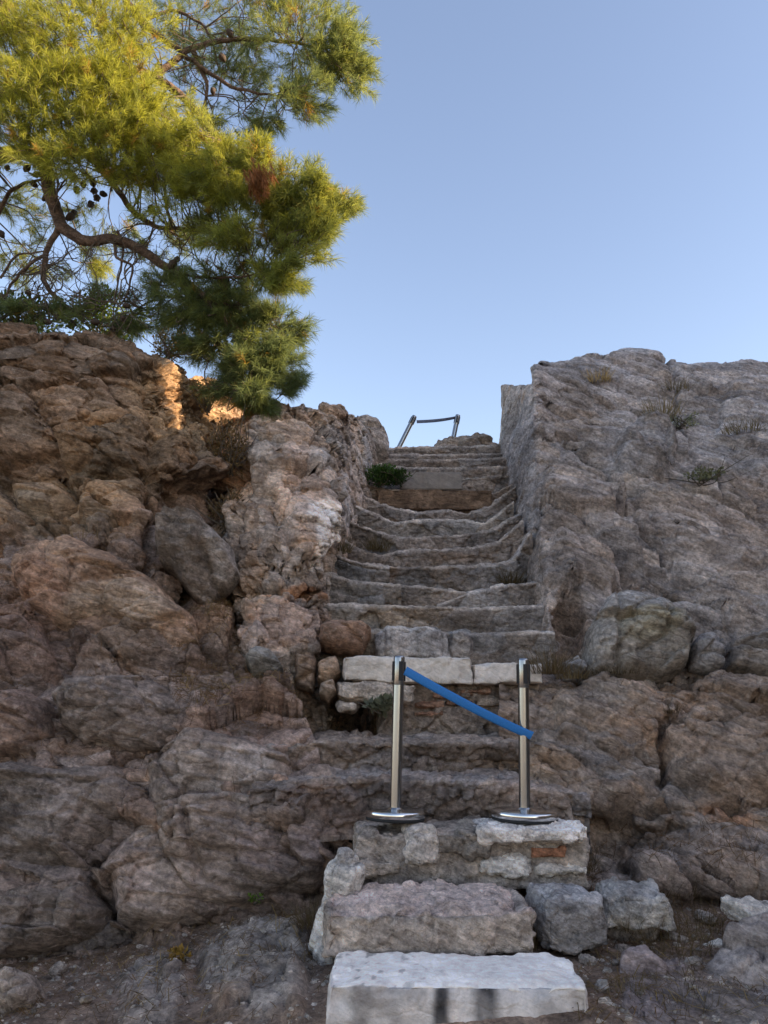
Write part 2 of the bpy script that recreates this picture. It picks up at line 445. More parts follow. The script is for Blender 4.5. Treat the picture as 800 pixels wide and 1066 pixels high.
featsL = [
    ('rock', [(-60, 360), (60, 352), (130, 372), (160, 400), (152, 450), (158, 500), (120, 505), (60, 492), (10, 500), (-60, 510)], 0.16, 45),
    ('rock', [(165, 452), (200, 455), (218, 480), (212, 515), (170, 512), (150, 500)], 0.16, 22),
    ('rock', [(10, 505), (60, 500), (86, 528), (60, 545), (20, 535)], 0.16, 18),
    ('rock', [(-60, 515), (-5, 500), (38, 545), (20, 565), (-60, 575)], 0.12, 22),
    ('rock', [(90, 505), (150, 502), (160, 540), (150, 585), (110, 572), (84, 545)], 0.12, 22),
    ('rock', [(115, 625), (190, 650), (215, 700), (150, 695), (80, 690), (70, 655)], 0.10, 22),
    ('rock', [(-60, 615), (40, 640), (60, 690), (50, 712), (-60, 708)], 0.12, 22),
    ('rock', [(190, 630), (228, 600), (246, 640), (236, 690), (205, 690)], 0.14, 20),
    ('rock', [(200, 742), (290, 728), (345, 760), (340, 800), (280, 812), (220, 800), (190, 770)], 0.09, 22),
    ('rock', [(285, 815), (340, 803), (420, 820), (430, 880), (350, 905), (300, 895), (280, 850)], 0.10, 25),
    ('crack', [(10, 505), (50, 505), (85, 520), (120, 540)], 0.10, 3), ('crack', [(86, 545), (60, 562), (40, 545)], 0.08, 3),
    ('crack', [(-10, 390), (40, 400), (90, 408), (140, 415)], 0.05, 2.5), ('crack', [(30, 440), (70, 455), (130, 448)], 0.05, 2.5),
    ('crack', [(155, 520), (162, 565), (150, 600)], 0.15, 5), ('crack', [(215, 470), (225, 540), (245, 600)], 0.2, 9),
]
def macroL(P, px, py, pr, pc):
    m = np.clip((pr - 0.75) * 4, 0, 1)
    h = features(px, py, P, featsL, 1) * m
    lit = np.exp(-(((px - 185) / 45) ** 2 + ((py - 425) / 50) ** 2)) * m   # crumbling earthy patch below the tree
    h += 0.17 * chunks(P, 0.52, 11, 1.0, 1.25, 0.5, 0.032, (1.5, 1, 0.8)) * (1 - 0.6 * lit)
    h += 0.05 * chunks(rot_strata(P, 14), 0.21, 12, 1.0, 1.4, 0.65, 0.04, (1.6, 1, 0.8))
    h += 0.06 * fbm(P * 1.3, 2, 13) + 0.05 * lit * chunks(P, 0.07, 19, 1, 1, 0.8, 0.12)
    return h
G, N, px, py, fl, pr, pc = surface(wl, 0.0105, macroL, micro_std(14, 15, 0.020, 0.008, 0.0085))
warm = (0.33, 0.265, 0.205); purp = (0.275, 0.222, 0.20); red = (0.30, 0.20, 0.155); tan = (0.40, 0.31, 0.235); grey = (0.30, 0.285, 0.275)
soil = (0.185, 0.135, 0.105)
tintL = blobs(px, py, G, purp, [
    (70, 430, 240, 130, (0.195, 0.155, 0.12), 0.9), (60, 530, 90, 40, (0.27, 0.215, 0.155), 0.7), (185, 425, 50, 60, (0.33, 0.265, 0.185), 0.9), (120, 480, 60, 45, (0.235, 0.19, 0.14), .7),
    (230, 560, 40, 110, (0.2, 0.15, 0.12), 0.7), (150, 655, 90, 40, (0.28, 0.21, 0.165), 0.8), (30, 660, 70, 50, (0.21, 0.155, 0.135), 0.8), (230, 660, 30, 40, (0.34, 0.27, 0.22), 0.6),
    (260, 715, 90, 30, (0.2, 0.145, 0.115), 0.9), (270, 780, 90, 40, (0.32, 0.24, 0.21), 0.7), (60, 960, 160, 40, (0.2, 0.175, 0.16), 0.6)])
tintL = tintL * np.array([0.80, 0.755, 0.71])
tintL = facet_tint(tintL, [(0.52, 11, (1.5, 1, 0.8)), (0.21, 12, (1.6, 1, 0.8), 14)], 0.17)
o = mesh_from('rock_cliff', G.reshape(-1, 3), grid_quads(*G.shape[:2], fl), M['rock'], True, tintL)
tag(o, 'broad brown rock face with boulder-like bulges under the pine', None, None, 'structure')
RESULT['L'] = (G, N, px, py, pr)

# ------------------------------------------------------------------ jamb of rock on the left of the stair
rowsP = [
    [(275, 436, 9.2), (244, 436, 7.8), (264, 428, 7.3), (300, 426, 7.4), (330, 427, 7.7), (352, 431, 8.1), (372, 438, 8.6), (390, 452, 9.1), (403, 468, 9.6), (412, 480, 10.6)],
    [(262, 470, 8.6), (234, 472, 7.3), (256, 462, 6.8), (296, 455, 6.75), (325, 458, 6.9), (347, 463, 7.2), (365, 470, 7.8), (382, 480, 8.5), (397, 490, 9.2), (408, 500, 10.3)],
    [(258, 520, 8.0), (230, 522, 6.75), (252, 520, 6.4), (292, 515, 6.22), (322, 515, 6.22), (345, 515, 6.45), (359, 520, 7.05), (374, 525, 7.8), (391, 530, 8.6), (404, 540, 9.8)],
    [(258, 570, 7.5), (233, 572, 6.4), (252, 570, 6.1), (288, 568, 5.92), (318, 566, 5.95), (340, 566, 6.15), (353, 575, 6.7), (367, 585, 7.4), (384, 595, 8.2), (400, 610, 9.4)],
    [(262, 620, 6.9), (242, 622, 6.15), (256, 622, 5.85), (286, 622, 5.7), (315, 620, 5.75), (334, 618, 5.95), (346, 635, 6.4), (360, 650, 7.0), (376, 665, 7.8), (392, 680, 9.0)],
    [(262, 690, 6.3), (256, 700, 5.75), (266, 705, 5.5), (290, 708, 5.42), (314, 706, 5.5), (334, 706, 5.75), (346, 720, 6.2), (358, 735, 6.8), (372, 750, 7.6), (388, 760, 8.8)],
]
wp = to_w(rowsP); wp = add_plateau(wp, 2.6, -0.1); wp = wp + [[p + np.array([0, 0.1, -0.4]) for p in wp[-1]]]
featsP = [
    ('rock', [(258, 470), (300, 445), (345, 462), (352, 520), (340, 570), (318, 600), (300, 560), (290, 520), (262, 515)], 0.10, 24),
    ('rock', [(240, 520), (285, 530), (305, 580), (298, 618), (255, 618), (238, 580)], 0.10, 22),
    ('rock', [(262, 630), (300, 622), (325, 640), (325, 685), (290, 700), (262, 690)], 0.12, 20),
    ('crack', [(280, 622), (330, 616)], 0.10, 4), ('crack', [(352, 500), (348, 540), (338, 580)], 0.12, 3), ('crack', [(300, 632), (328, 630)], 0.08, 3),
    ('crack', [(300, 500), (325, 495), (340, 505)], 0.06, 3), ('crack', [(262, 540), (250, 590)], 0.06, 4),
]
def macroP(P, px, py, pr, pc):
    m = np.clip((pr - 0.75) * 4, 0, 1)
    wall = np.clip(pc - 5.2, 0, 1)
    h = features(px, py, P, featsP, 2) * m
    h += (0.10 * chunks(P, 0.36, 61, 1.0, 1.2, 0.4, 0.05) + 0.03 * fbm(P * 1.6, 2, 63)) * (1 - 0.75 * wall) + 0.035 * chunks(P, 0.16, 62, 1.0, 1.2, 0.4, 0.06) * (1 - 0.5 * wall)
    return h
G, N, px, py, fl, pr, pc = surface(wp, 0.010, macroP, micro_std(60, 65, 0.012, 0.014, 0.012))
tintP = blobs(px, py, G, (0.29, 0.242, 0.205), [
    (285, 480, 40, 60, (0.33, 0.275, 0.23), 0.8), (312, 525, 28, 52, (0.42, 0.33, 0.275), 0.9), (331, 558, 14, 34, (0.72, 0.68, 0.64), 1.0), (300, 660, 45, 30, (0.36, 0.255, 0.2), 0.9),
    (245, 480, 18, 60, (0.40, 0.27, 0.18), 0.8), (310, 622, 30, 8, (0.40, 0.22, 0.13), 0.9), (372, 505, 28, 60, (0.33, 0.30, 0.285), 0.9), (335, 470, 20, 40, (0.40, 0.35, 0.31), 0.7), (390, 460, 25, 30, grey, 0.8)])
tintP = facet_tint(tintP, [(0.36, 61), (0.16, 62)], 0.17)
o = mesh_from('rock_jamb', G.reshape(-1, 3), grid_quads(*G.shape[:2], fl), M['rock_wall'], True, tintP)
tag(o, 'tall pale rock shoulder with whitish patch beside the stair', None, None, 'structure')
RESULT['P'] = (G, N, px, py, pr)

# ------------------------------------------------------------------ cliff to the right with the cut side wall of the stair
def rtail(y0, ys, Ys): pass
topR = [(525, 404, 11.2), (524, 402, 9.85), (545, 401, 8.8), (554, 400, 8.4), (556, 384, 8.5), (572, 377, 8.8), (630, 371, 9.1), (684, 366, 9.2), (696, 377, 9.1), (750, 378, 9.1), (776, 373, 9.1), (828, 376, 9.1), (905, 285, 8.75), (1300, 150, 8.5)]
mids = [(432, 8.1, [(524, 428, 11.2), (523, 425, 9.8), (541, 432, 8.6), (549, 436, 8.1), (557, 440, 7.75)]),
        (505, 7.15, [(523, 450, 11.2), (522, 446, 9.75), (537, 472, 8.4), (547, 492, 7.6), (560, 510, 7.1)]),
        (580, 6.45, [(522, 474, 11.2), (521, 470, 9.7), (535, 512, 8.25), (548, 552, 7.15), (567, 580, 6.45)]),
        (648, 5.98, [(521, 500, 11.1), (520, 495, 9.65), (533, 560, 8.05), (549, 612, 6.7), (572, 645, 5.9)]),
        (712, 5.62, [(521, 560, 11.0), (519, 540, 9.6), (533, 620, 7.8), (552, 690, 6.35), (574, 712, 5.6)])]
FC = [592, 640, 692, 705, 752, 780, 828, 935, 1380]
rowsR = [topR]
for y, Y, head in mids:
    rowsR.append(head + [(c, y - (0 if c < 850 else 30 if c < 1000 else 60) * (712 - y) / 280.0, Y) for c in FC])
wr = to_w(rowsR)
wr = [r[:4] + [r[3] * 0.13 + r[4] * 0.87, r[4], r[4] * 0.86 + r[5] * 0.14] + r[5:] for r in wr]
wr = add_plateau(wr, 3.0, 0.0); wr = wr + [[p + np.array([0, 0.1, -0.4]) for p in wr[-1]]]
featsR = [
    ('rock', [(553, 382), (600, 372), (690, 366), (700, 395), (660, 420), (600, 425), (560, 415)], 0.04, 22),
    ('rock', [(640, 462), (668, 447), (700, 455), (702, 490), (680, 502), (642, 495)], 0.16, 18),
    ('rock', [(560, 500), (610, 505), (660, 540), (705, 590), (690, 600), (650, 590), (610, 560), (565, 545)], 0.12, 22),
    ('rock', [(632, 500), (700, 515), (760, 560), (850, 620), (850, 680), (760, 655), (700, 600), (660, 545)], 0.13, 26),
    ('rock', [(572, 560), (620, 570), (650, 600), (640, 625), (600, 615), (575, 625)], 0.12, 20),
    ('rock', [(645, 568), (675, 560), (685, 585), (660, 592)], 0.12, 12),
    ('rock', [(760, 400), (860, 385), (900, 480), (790, 500), (745, 450)], 0.10, 30),
    ('rock', [(576, 628), (598, 618), (612, 640), (606, 690), (580, 705), (572, 680)], -0.30, 20),
    ('crack', [(560, 452), (600, 470), (636, 495), (660, 505)], 0.10, 4), ('crack', [(600, 500), (640, 545), (690, 590)], 0.14, 4), ('crack', [(640, 590), (660, 610), (640, 620)], 0.16, 5),
    ('crack', [(700, 385), (705, 420), (690, 445)], 0.08, 3), ('crack', [(690, 368), (698, 390)], 0.08, 3), ('crack', [(590, 430), (640, 440)], 0.06, 3), ('crack', [(720, 480), (760, 520), (830, 560)], 0.08, 3),
    ('crack', [(556, 555), (545, 590), (534, 605)], 0.14, 4), ('crack', [(700, 640), (760, 660), (830, 690)], 0.10, 4),
]
def macroR(P, px, py, pr, pc):
    m = np.clip((pr - 0.75) * 4, 0, 1)
    global WALL
    wall = np.clip((5.25 - pc) / 0.5, 0, 1); WALL = wall
    h = features(px, py, P, featsR, 3) * m
    crest = np.clip(np.abs(pr - 1.0) / 0.9, 0.3, 1)
    h += (0.17 * strata(P, 30, 0.5, 71, 0.9) + 0.055 * strata(P, 30, 0.17, 78, 0.86) + 0.15 * chunks(rot_strata(P, 30), 0.75, 72, 1.0, 0.9, 0.5, 0.025, (2.4, 1, 0.5)) + 0.04 * fbm(P * 1.5, 2, 74)) * (1 - 0.93 * wall) * crest + wall * (0.05 * fbm(P * 1.8, 3, 76) + 0.018 * chunks(P, 0.3, 77, 1, 1, 0.4, 0.05))
    h += 0.03 * chunks(rot_strata(P, 30), 0.24, 73, 1.0, 1.2, 0.9, 0.03, (2.4, 1, 0.5)) * (1 - 0.85 * wall)
    return h
mr = micro_std(30, 75, 0.028, 0.006, 0.0045)
def microR(P, px, py):
    return mr(P, px, py) * (1 - 0.65 * WALL) + WALL * 0.006 * fbm(P * np.array([16, 16, 3]), 3, 79)
G, N, px, py, fl, pr, pc = surface(wr, 0.0125, macroR, microR)
tintR = blobs(px, py, G, (0.285, 0.253, 0.235), [
    (680, 430, 240, 90, (0.275, 0.266, 0.266), 0.95), (535, 500, 30, 130, (0.31, 0.295, 0.29), 1.0), (595, 480, 40, 60, (0.31, 0.275, 0.25), 0.7), (592, 655, 22, 40, (0.22, 0.165, 0.13), 0.8),
    (780, 560, 90, 60, (0.28, 0.235, 0.205), 0.7), (560, 610, 14, 60, (0.35, 0.31, 0.28), 0.8), (690, 520, 60, 25, (0.30, 0.26, 0.225), 0.6)])
tintR = tintR * np.array([0.93, 0.95, 0.98])
tintR = facet_tint(tintR, [(0.75, 72, (2.4, 1, 0.5), 30), (0.24, 73, (2.4, 1, 0.5), 30)], 0.17, 0.05)
o = mesh_from('rock_cliff', G.reshape(-1, 3), grid_quads(*G.shape[:2], fl), M['rock_r'], True, tintR)
tag(o, 'sloping grey rock mass with slanting beds and a cut side wall', None, None, 'structure')
RESULT['R'] = (G, N, px, py, pr)

# ------------------------------------------------------------------ bedrock below the right cliff
def rr(pts): return pts
BC = [520, 565, 620, 680, 740, 800, 900, 1050, 1450]
def brow(y, Y, dyl=0): return [(c, y + (dyl if c < 600 else 0) - (0 if c < 850 else 6 if c < 1000 else 20), Y) for c in BC]
rowsB = [brow(690, 6.0), brow(711, 5.5, 4), brow(722, 5.28, 4), brow(765, 5.06), brow(815, 4.86), brow(852, 4.70), brow(872, 4.80), brow(905, 4.66),
         [(520, 950, 4.6), (565, 945, 4.6), (620, 930, 4.5), (680, 926, 4.48), (740, 936, 4.52), (800, 942, 4.55), (900, 948, 4.5), (1050, 960, 4.4), (1450, 985, 4.2)]]
wb = to_w(rowsB); wb = wb + [[p + np.array([0, 0.1, -0.5]) for p in wb[-1]]]
featsB = [
    ('rock', [(575, 722), (650, 705), (712, 735), (690, 770), (640, 790), (580, 770)], 0.10, 22), ('rock', [(690, 770), (745, 715), (850, 735), (850, 830), (760, 830), (700, 815)], 0.10, 26),
    ('rock', [(545, 770), (640, 795), (690, 825), (650, 850), (590, 865), (545, 830)], 0.11, 24), ('rock', [(680, 720), (760, 712), (860, 730), (860, 760), (760, 750), (715, 735)], 0.07, 14),
    ('rock', [(640, 880), (720, 858), (860, 860), (860, 940), (740, 938), (660, 925)], 0.13, 24),
    ('crack', [(590, 866), (640, 852), (700, 845), (730, 852)], 0.16, 5), ('crack', [(688, 755), (696, 790), (692, 815)], 0.10, 4), ('rock', [(742, 836), (775, 832), (780, 852), (752, 860)], -0.18, 9), ('rock', [(640, 842), (668, 846), (660, 868), (640, 866)], -0.15, 8),
    ('rock', [(700, 846), (716, 844), (714, 856), (702, 858)], -0.12, 5), ('rock', [(776, 906), (786, 904), (786, 914), (778, 914)], -0.08, 4), ('rock', [(740, 870), (750, 868), (750, 878), (742, 878)], -0.08, 4),
]
def macroB(P, px, py, pr, pc):
    m = np.clip(pr * 2, 0, 1)
    return features(px, py, P, featsB, 4) * m + 0.10 * strata(P, 22, 0.3, 81, 0.86) + 0.10 * chunks(rot_strata(P, 22), 0.5, 82, 1.0, 1.1, 0.45, 0.03, (1.9, 1, 0.65)) + 0.026 * chunks(P, 0.17, 83, 1, 1.3, 0.8, 0.045, (1.4, 1, 0.8)) + 0.04 * fbm(P * 1.7, 2, 84)
G, N, px, py, fl, pr, pc = surface(wb, 0.0105, macroB, micro_std(24, 85, 0.028, 0.007, 0.006))
tintB = blobs(px, py, G, (0.255, 0.212, 0.185), [(680, 740, 60, 40, (0.30, 0.225, 0.18), 0.7), (620, 740, 60, 30, (0.31, 0.27, 0.24), 0.7), (730, 900, 120, 40, (0.215, 0.18, 0.165), 0.8), (760, 845, 30, 14, (0.25, 0.15, 0.1), 0.8), (560, 800, 40, 30, (0.29, 0.245, 0.21), .6)])
tintB = tintB * np.array([0.93, 0.895, 0.86])
tintB = facet_tint(tintB, [(0.5, 82, (1.9, 1, 0.65), 22), (0.15, 83, (1.4, 1, 0.8))], 0.17)
o = mesh_from('bedrock', G.reshape(-1, 3), grid_quads(*G.shape[:2], fl), M['rock_r'], True, tintB)
tag(o, 'low brown bedrock shelf with small hollows beside the lower steps', None, None, 'structure')
RESULT['B'] = (G, N, px, py, pr)

# ------------------------------------------------------------------ ground
ctrl = [(-560, 1070, 4.3), (-200, 1035, 4.4), (0, 1003, 4.5), (100, 990, 4.6), (200, 966, 4.65), (330, 936, 4.75), (0, 1066, 3.5), (200, 1066, 3.35), (330, 1066, 3.15), (450, 1066, 3.1), (600, 1066, 3.05),
        (620, 936, 4.5), (700, 932, 4.6), (790, 938, 4.7), (650, 985, 3.85), (720, 985, 3.85), (640, 1066, 3.05), (800, 1005, 3.75), (800, 1066, 3.1), (950, 960, 4.5), (950, 1066, 3.2), (1400, 990, 4.3), (450, 940, 4.6), (560, 935, 4.4)]
cw = np.array([pix(*c) for c in ctrl] + [(-4, 2, 0.15), (4, 2, 0.2), (-8, 4, 0.3), (8, 4, 0.4), (0, 2, 0.12), (0, 1, 0.02), (-3, 0.5, 0), (3, 0.5, 0), (0, -2, 0), (-6, -1, 0), (6, -1, 0), (-1.2, 2.4, 0.32), (1.2, 2.4, 0.38), (0, 6, 1.1), (-5, 6, 0.6), (5, 6, 0.9)])
xs = np.concatenate([np.arange(-6, -2.6, 0.06), np.arange(-2.6, 2.6, 0.011), np.arange(2.6, 6.01, 0.06)])
ys = np.concatenate([np.arange(-1.5, 2.6, 0.06), np.arange(2.6, 4.95, 0.011), np.arange(4.95, 6.0, 0.06)])
X, Yg = np.meshgrid(xs, ys)
cb = cw[:, :2]
Km = np.sqrt(((cb[:, None] - cb[None]) ** 2).sum(-1) + 0.05)
A = np.block([[Km, np.ones((len(cb), 1))], [np.ones((1, len(cb))), np.zeros((1, 1))]])
sol = np.linalg.solve(A, np.append(cw[:, 2], 0))
Z = sol[-1] + sum(sol[i] * np.sqrt((X - cb[i, 0]) ** 2 + (Yg - cb[i, 1]) ** 2 + 0.05) for i in range(len(cb)))
G = np.stack([X, Yg, Z], -1)
px, py = proj(G)
featsG = [('rock', [(120, 1010), (175, 985), (205, 1010), (190, 1062), (130, 1066)], 0.03, 30), ('rock', [(205, 990), (260, 955), (325, 960), (322, 1062), (230, 1062), (210, 1030)], 0.04, 34),
          ('rock', [(130, 960), (200, 965), (190, 985), (140, 985)], 0.05, 14)]
bump_ = features(px, py, G, featsG, 5)
rk = np.clip(bump_ / 0.04, 0, 1)
Z2 = Z + bump_ * 1.2 + 0.03 * fbm(G * 2.5, 4, 91) + 0.012 * fbm(G * 14, 3, 92) + (0.012 + 0.02 * rk) * chunks(G * np.array([1, 1, 0.3]), 0.13, 93, 1, 1, 0.5, 0.1) * (0.35 + rk) + 0.012 * np.clip(fbm(G * 30, 2, 95) - 0.1, 0, 1)
G = np.stack([X, Yg, Z2], -1)
tintG = blobs(px, py, G, soil, [(160, 1035, 40, 40, (0.24, 0.215, 0.2), 0.8), (265, 1005, 60, 55, (0.25, 0.225, 0.205), 0.9), (690, 1035, 45, 45, (0.24, 0.205, 0.195), 0.8), (790, 1030, 60, 55, (0.23, 0.205, 0.19), 0.8), (60, 1040, 90, 30, (0.2, 0.15, 0.12), 0.7)])
o = mesh_from('ground', G.reshape(-1, 3), grid_quads(*G.shape[:2], True), M['earth'], True, tintG)
tag(o, 'dry earth and stones at the foot of the rock', None, None, 'structure')
RESULT['G'] = (G, normals(G) * -1, px, py, None)
if RESULT['G'][1][50, 200, 2] < 0: RESULT['G'] = (G, normals(G), px, py, None)
# far ground: one sheet to the horizon, dipping under the local ground
gx = np.concatenate([[-400, -150, -60, -25, -12], np.linspace(-8, 8, 9), [12, 25, 60, 150, 400]])
gy = np.concatenate([[-400, -150, -60, -25, -12], np.linspace(-6, 10, 9), [14, 25, 60, 150, 400]])
X, Yg = np.meshgrid(gx, gy)
Z = -0.12 + 0 * X; 
G = np.stack([X, Yg, Z - 0.01 * (np.hypot(X, Yg) > 20)], -1)
o = mesh_from('terrain', G.reshape(-1, 3), grid_quads(*G.shape[:2], True), M['earth'], True, np.ones(G.shape) * np.array([0.26, 0.215, 0.17]))
tag(o, 'dry open ground around the rock', None, None, 'structure')
# hilltop behind the rock
xs = np.linspace(-14, 14, 90); ys = np.linspace(10.4, 34, 70); X, Yg = np.meshgrid(xs, ys)
edge = np.minimum(np.minimum(X + 14, 14 - X), np.minimum(40 - Yg, 34.01 - Yg))
Z = EYE + 3.1 + 0.12 * fbm(np.stack([X, Yg, 0 * X], -1) * 0.8, 3, 97) - 5 * np.clip(1 - edge / 5, 0, 1) ** 2
Z = np.minimum(Z, EYE + Yg * 0.325)
G = np.stack([X, Yg, Z], -1)
o = mesh_from('unseen_hill', G.reshape(-1, 3), grid_quads(*G.shape[:2], True), M['earth'], True, np.ones(G.shape) * np.array([0.36, 0.31, 0.25]))
tag(o, 'flat rocky hilltop behind the stair', None, None, 'structure')

# unseen ridge added on the right to block the low sun, notched to light the gully
xs = np.linspace(13, 26, 80); ys = np.linspace(-22, 14, 420); X, Yg = np.meshgrid(xs, ys)
Gm = np.stack([X, Yg, 0 * X], -1)
ridge = 12.0 + 1.2 * (Yg < -0.45) - 2.9 * np.exp(-(np.clip(np.abs(Yg - 0.22) - 0.5, 0, 9) / 0.1) ** 2) - 1.35 * np.exp(-(np.clip(np.abs(Yg - 1.7) - 0.9, 0, 9) / 0.3) ** 2)
prof = np.clip(1 - (np.abs(X - 17.0) / 4.2) ** 2.2, 0, 1)
ends = np.clip((Yg + 22) / 9, 0, 1) * np.clip((14 - Yg) / 4, 0, 1)
Z = -0.3 + (ridge + 1.9) * prof ** 0.6 * ends + 0.12 * fbm(Gm * 1.2, 3, 401) 
G = np.stack([X, Yg, Z], -1)
o = mesh_from('unseen_hill', G.reshape(-1, 3), grid_quads(*G.shape[:2], True), M['earth'], True, np.ones(G.shape) * np.array([0.27, 0.225, 0.185]))
tag(o, 'added ridge blocking the sun, out of view right of the stair', None, None, 'structure')
# ------------------------------------------------------------------ rock-cut stair
STEP_TINT = (0.262, 0.243, 0.232)
def strip(name, lip, Y, drop, depth, mat, parent=None, tint=STEP_TINT, amp=1.0, ext=22, rough=1.0, seed=0, res=0.011, extY=0.0, blobsl=(), slope=0.03, lipk=1.0):
    """one step: riser under the lip line and tread behind it, worn and chipped"""
    lip = [np.array(p, float) for p in lip]
    a = lip[0] + (lip[0] - lip[1]) / max(np.linalg.norm(lip[0] - lip[1]), 1) * ext
    b = lip[-1] + (lip[-1] - lip[-2]) / max(np.linalg.norm(lip[-1] - lip[-2]), 1) * ext
    pts = [a] + lip + [b]
    W = np.array([pix(p[0], p[1], Y) for p in pts])
    W[0] += (0, extY, 0); W[-1] += (0, extY, 0)
    r = 0.025
    rows = [W + np.array([0, 0.035, -drop]), W + np.array([0, 0.03, -drop * 0.5]), W + np.array([0, 0.004, -r * 1.5]), W + np.array([0, r * 0.5, -r * 0.3]), W + np.array([0, r * 1.8, 0.0]), W + np.array([0, depth * 0.5, slope * 0.4]), W + np.array([0, depth, slope])]
    L = np.array(rows)
    def macro(P, px, py, pr, pc):
        k = np.where(pr < 2.2, 1.0, 0.35)
        h = k * (0.035 * amp * chunks(P, 0.26, 200 + seed, 0.8, 0.8, 0.5, 0.06, (1.4, 1, 1)) + 0.016 * amp * chunks(P, 0.09, 240 + seed, 1, 1.2, 0.6, 0.1)) + 0.008 * amp * fbm(P * 3.0, 3, 230 + seed)
        lipz = np.exp(-((pr - 3) / 0.9) ** 2)
        return h - 0.05 * amp * lipz * np.clip(fbm(P * 9, 3, 250 + seed) - 0.05, 0, 1)
    def micro(P, px, py):
        return rough * (0.014 * fbm(P * 8, 4, 260 + seed, 0.6) + 0.009 * chunks(P, 0.055, 265 + seed, 1, 1.5, 0.3, 0.08) + 0.003 * fbm(P * 45, 2, 270 + seed))
    def cnt(cu, cv):
        return cu, np.array([max(6, int(drop * 0.5 / res)), max(6, int(drop * 0.45 / res)), 3, 3, max(4, int(depth * 0.45 / res)), max(4, int(depth * 0.5 / res / 2))])
    G, N, px, py, fl, pr, pc = surface(L, res, macro, micro, True, cnt)
    t = blobs(px, py, G, tint, list(blobsl), 60 + seed)
    t = facet_tint(t, [(0.26, 200 + seed, (1.4, 1, 1))], 0.2)
    k = np.clip((pr[:, None] - 2.15 + 0.5 * fbm(G * 7, 3, 280 + seed)) / 0.5, 0, 1)[..., None]     # light on worn lip and tread, shade on crusted riser, put into the tint
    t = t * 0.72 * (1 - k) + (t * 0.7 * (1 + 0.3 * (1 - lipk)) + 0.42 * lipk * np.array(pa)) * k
    o = mesh_from(name, G.reshape(-1, 3), grid_quads(*G.shape[:2], fl), mat, True, t, parent)
    return o

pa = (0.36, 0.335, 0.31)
stair = thing('stone_staircase', 'long worn rock-cut staircase climbing between the two rock masses', 'staircase')
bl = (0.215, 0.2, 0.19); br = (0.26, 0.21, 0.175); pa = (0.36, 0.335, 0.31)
S = M['step']
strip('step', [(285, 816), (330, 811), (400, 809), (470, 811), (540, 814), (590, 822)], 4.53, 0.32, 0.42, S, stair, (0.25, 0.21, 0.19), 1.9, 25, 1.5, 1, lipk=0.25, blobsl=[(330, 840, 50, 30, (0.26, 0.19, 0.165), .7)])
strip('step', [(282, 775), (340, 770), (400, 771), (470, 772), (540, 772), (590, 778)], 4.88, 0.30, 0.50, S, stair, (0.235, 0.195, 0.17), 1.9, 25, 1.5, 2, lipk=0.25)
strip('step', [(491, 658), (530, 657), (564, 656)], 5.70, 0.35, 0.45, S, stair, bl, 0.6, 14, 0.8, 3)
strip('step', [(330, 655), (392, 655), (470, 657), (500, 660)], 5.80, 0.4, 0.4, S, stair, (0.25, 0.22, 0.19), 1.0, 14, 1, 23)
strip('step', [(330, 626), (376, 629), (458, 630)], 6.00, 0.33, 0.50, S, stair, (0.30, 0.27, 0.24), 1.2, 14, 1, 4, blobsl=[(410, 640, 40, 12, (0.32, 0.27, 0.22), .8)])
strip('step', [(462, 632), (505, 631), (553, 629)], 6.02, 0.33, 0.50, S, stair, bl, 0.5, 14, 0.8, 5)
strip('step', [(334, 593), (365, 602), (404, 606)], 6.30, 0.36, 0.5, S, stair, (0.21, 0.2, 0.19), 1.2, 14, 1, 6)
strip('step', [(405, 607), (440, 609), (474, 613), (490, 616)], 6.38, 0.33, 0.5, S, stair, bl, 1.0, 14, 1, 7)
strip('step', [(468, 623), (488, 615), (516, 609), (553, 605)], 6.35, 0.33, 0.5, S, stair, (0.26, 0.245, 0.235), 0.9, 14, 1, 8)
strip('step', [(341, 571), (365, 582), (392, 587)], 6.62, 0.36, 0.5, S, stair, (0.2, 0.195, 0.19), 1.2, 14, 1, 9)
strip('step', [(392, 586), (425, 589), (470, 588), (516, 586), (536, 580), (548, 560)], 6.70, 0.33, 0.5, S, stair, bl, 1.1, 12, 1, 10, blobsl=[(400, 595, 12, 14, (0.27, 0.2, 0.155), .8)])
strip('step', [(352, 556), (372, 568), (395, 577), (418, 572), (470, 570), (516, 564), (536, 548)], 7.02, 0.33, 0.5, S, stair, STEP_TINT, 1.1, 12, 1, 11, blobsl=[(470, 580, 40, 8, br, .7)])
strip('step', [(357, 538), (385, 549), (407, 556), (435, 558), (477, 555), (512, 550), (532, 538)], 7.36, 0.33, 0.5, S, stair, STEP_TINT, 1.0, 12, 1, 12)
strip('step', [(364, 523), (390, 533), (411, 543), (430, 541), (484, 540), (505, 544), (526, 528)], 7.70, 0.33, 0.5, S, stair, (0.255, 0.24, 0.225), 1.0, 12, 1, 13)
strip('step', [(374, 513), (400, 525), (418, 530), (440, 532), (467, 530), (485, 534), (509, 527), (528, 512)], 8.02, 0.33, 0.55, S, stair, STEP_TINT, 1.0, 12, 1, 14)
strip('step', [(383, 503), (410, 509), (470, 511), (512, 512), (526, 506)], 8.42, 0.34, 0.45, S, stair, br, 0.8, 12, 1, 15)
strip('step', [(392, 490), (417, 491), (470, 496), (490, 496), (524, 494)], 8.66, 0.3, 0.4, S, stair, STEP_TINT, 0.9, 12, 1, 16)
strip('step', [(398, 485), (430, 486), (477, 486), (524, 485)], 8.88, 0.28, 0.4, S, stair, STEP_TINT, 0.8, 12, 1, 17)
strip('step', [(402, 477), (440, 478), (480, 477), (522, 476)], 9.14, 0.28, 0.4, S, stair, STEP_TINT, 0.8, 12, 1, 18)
strip('step', [(405, 472), (440, 472), (480, 472), (522, 471)], 9.38, 0.26, 0.4, S, stair, STEP_TINT, 0.7, 12, 1, 19)
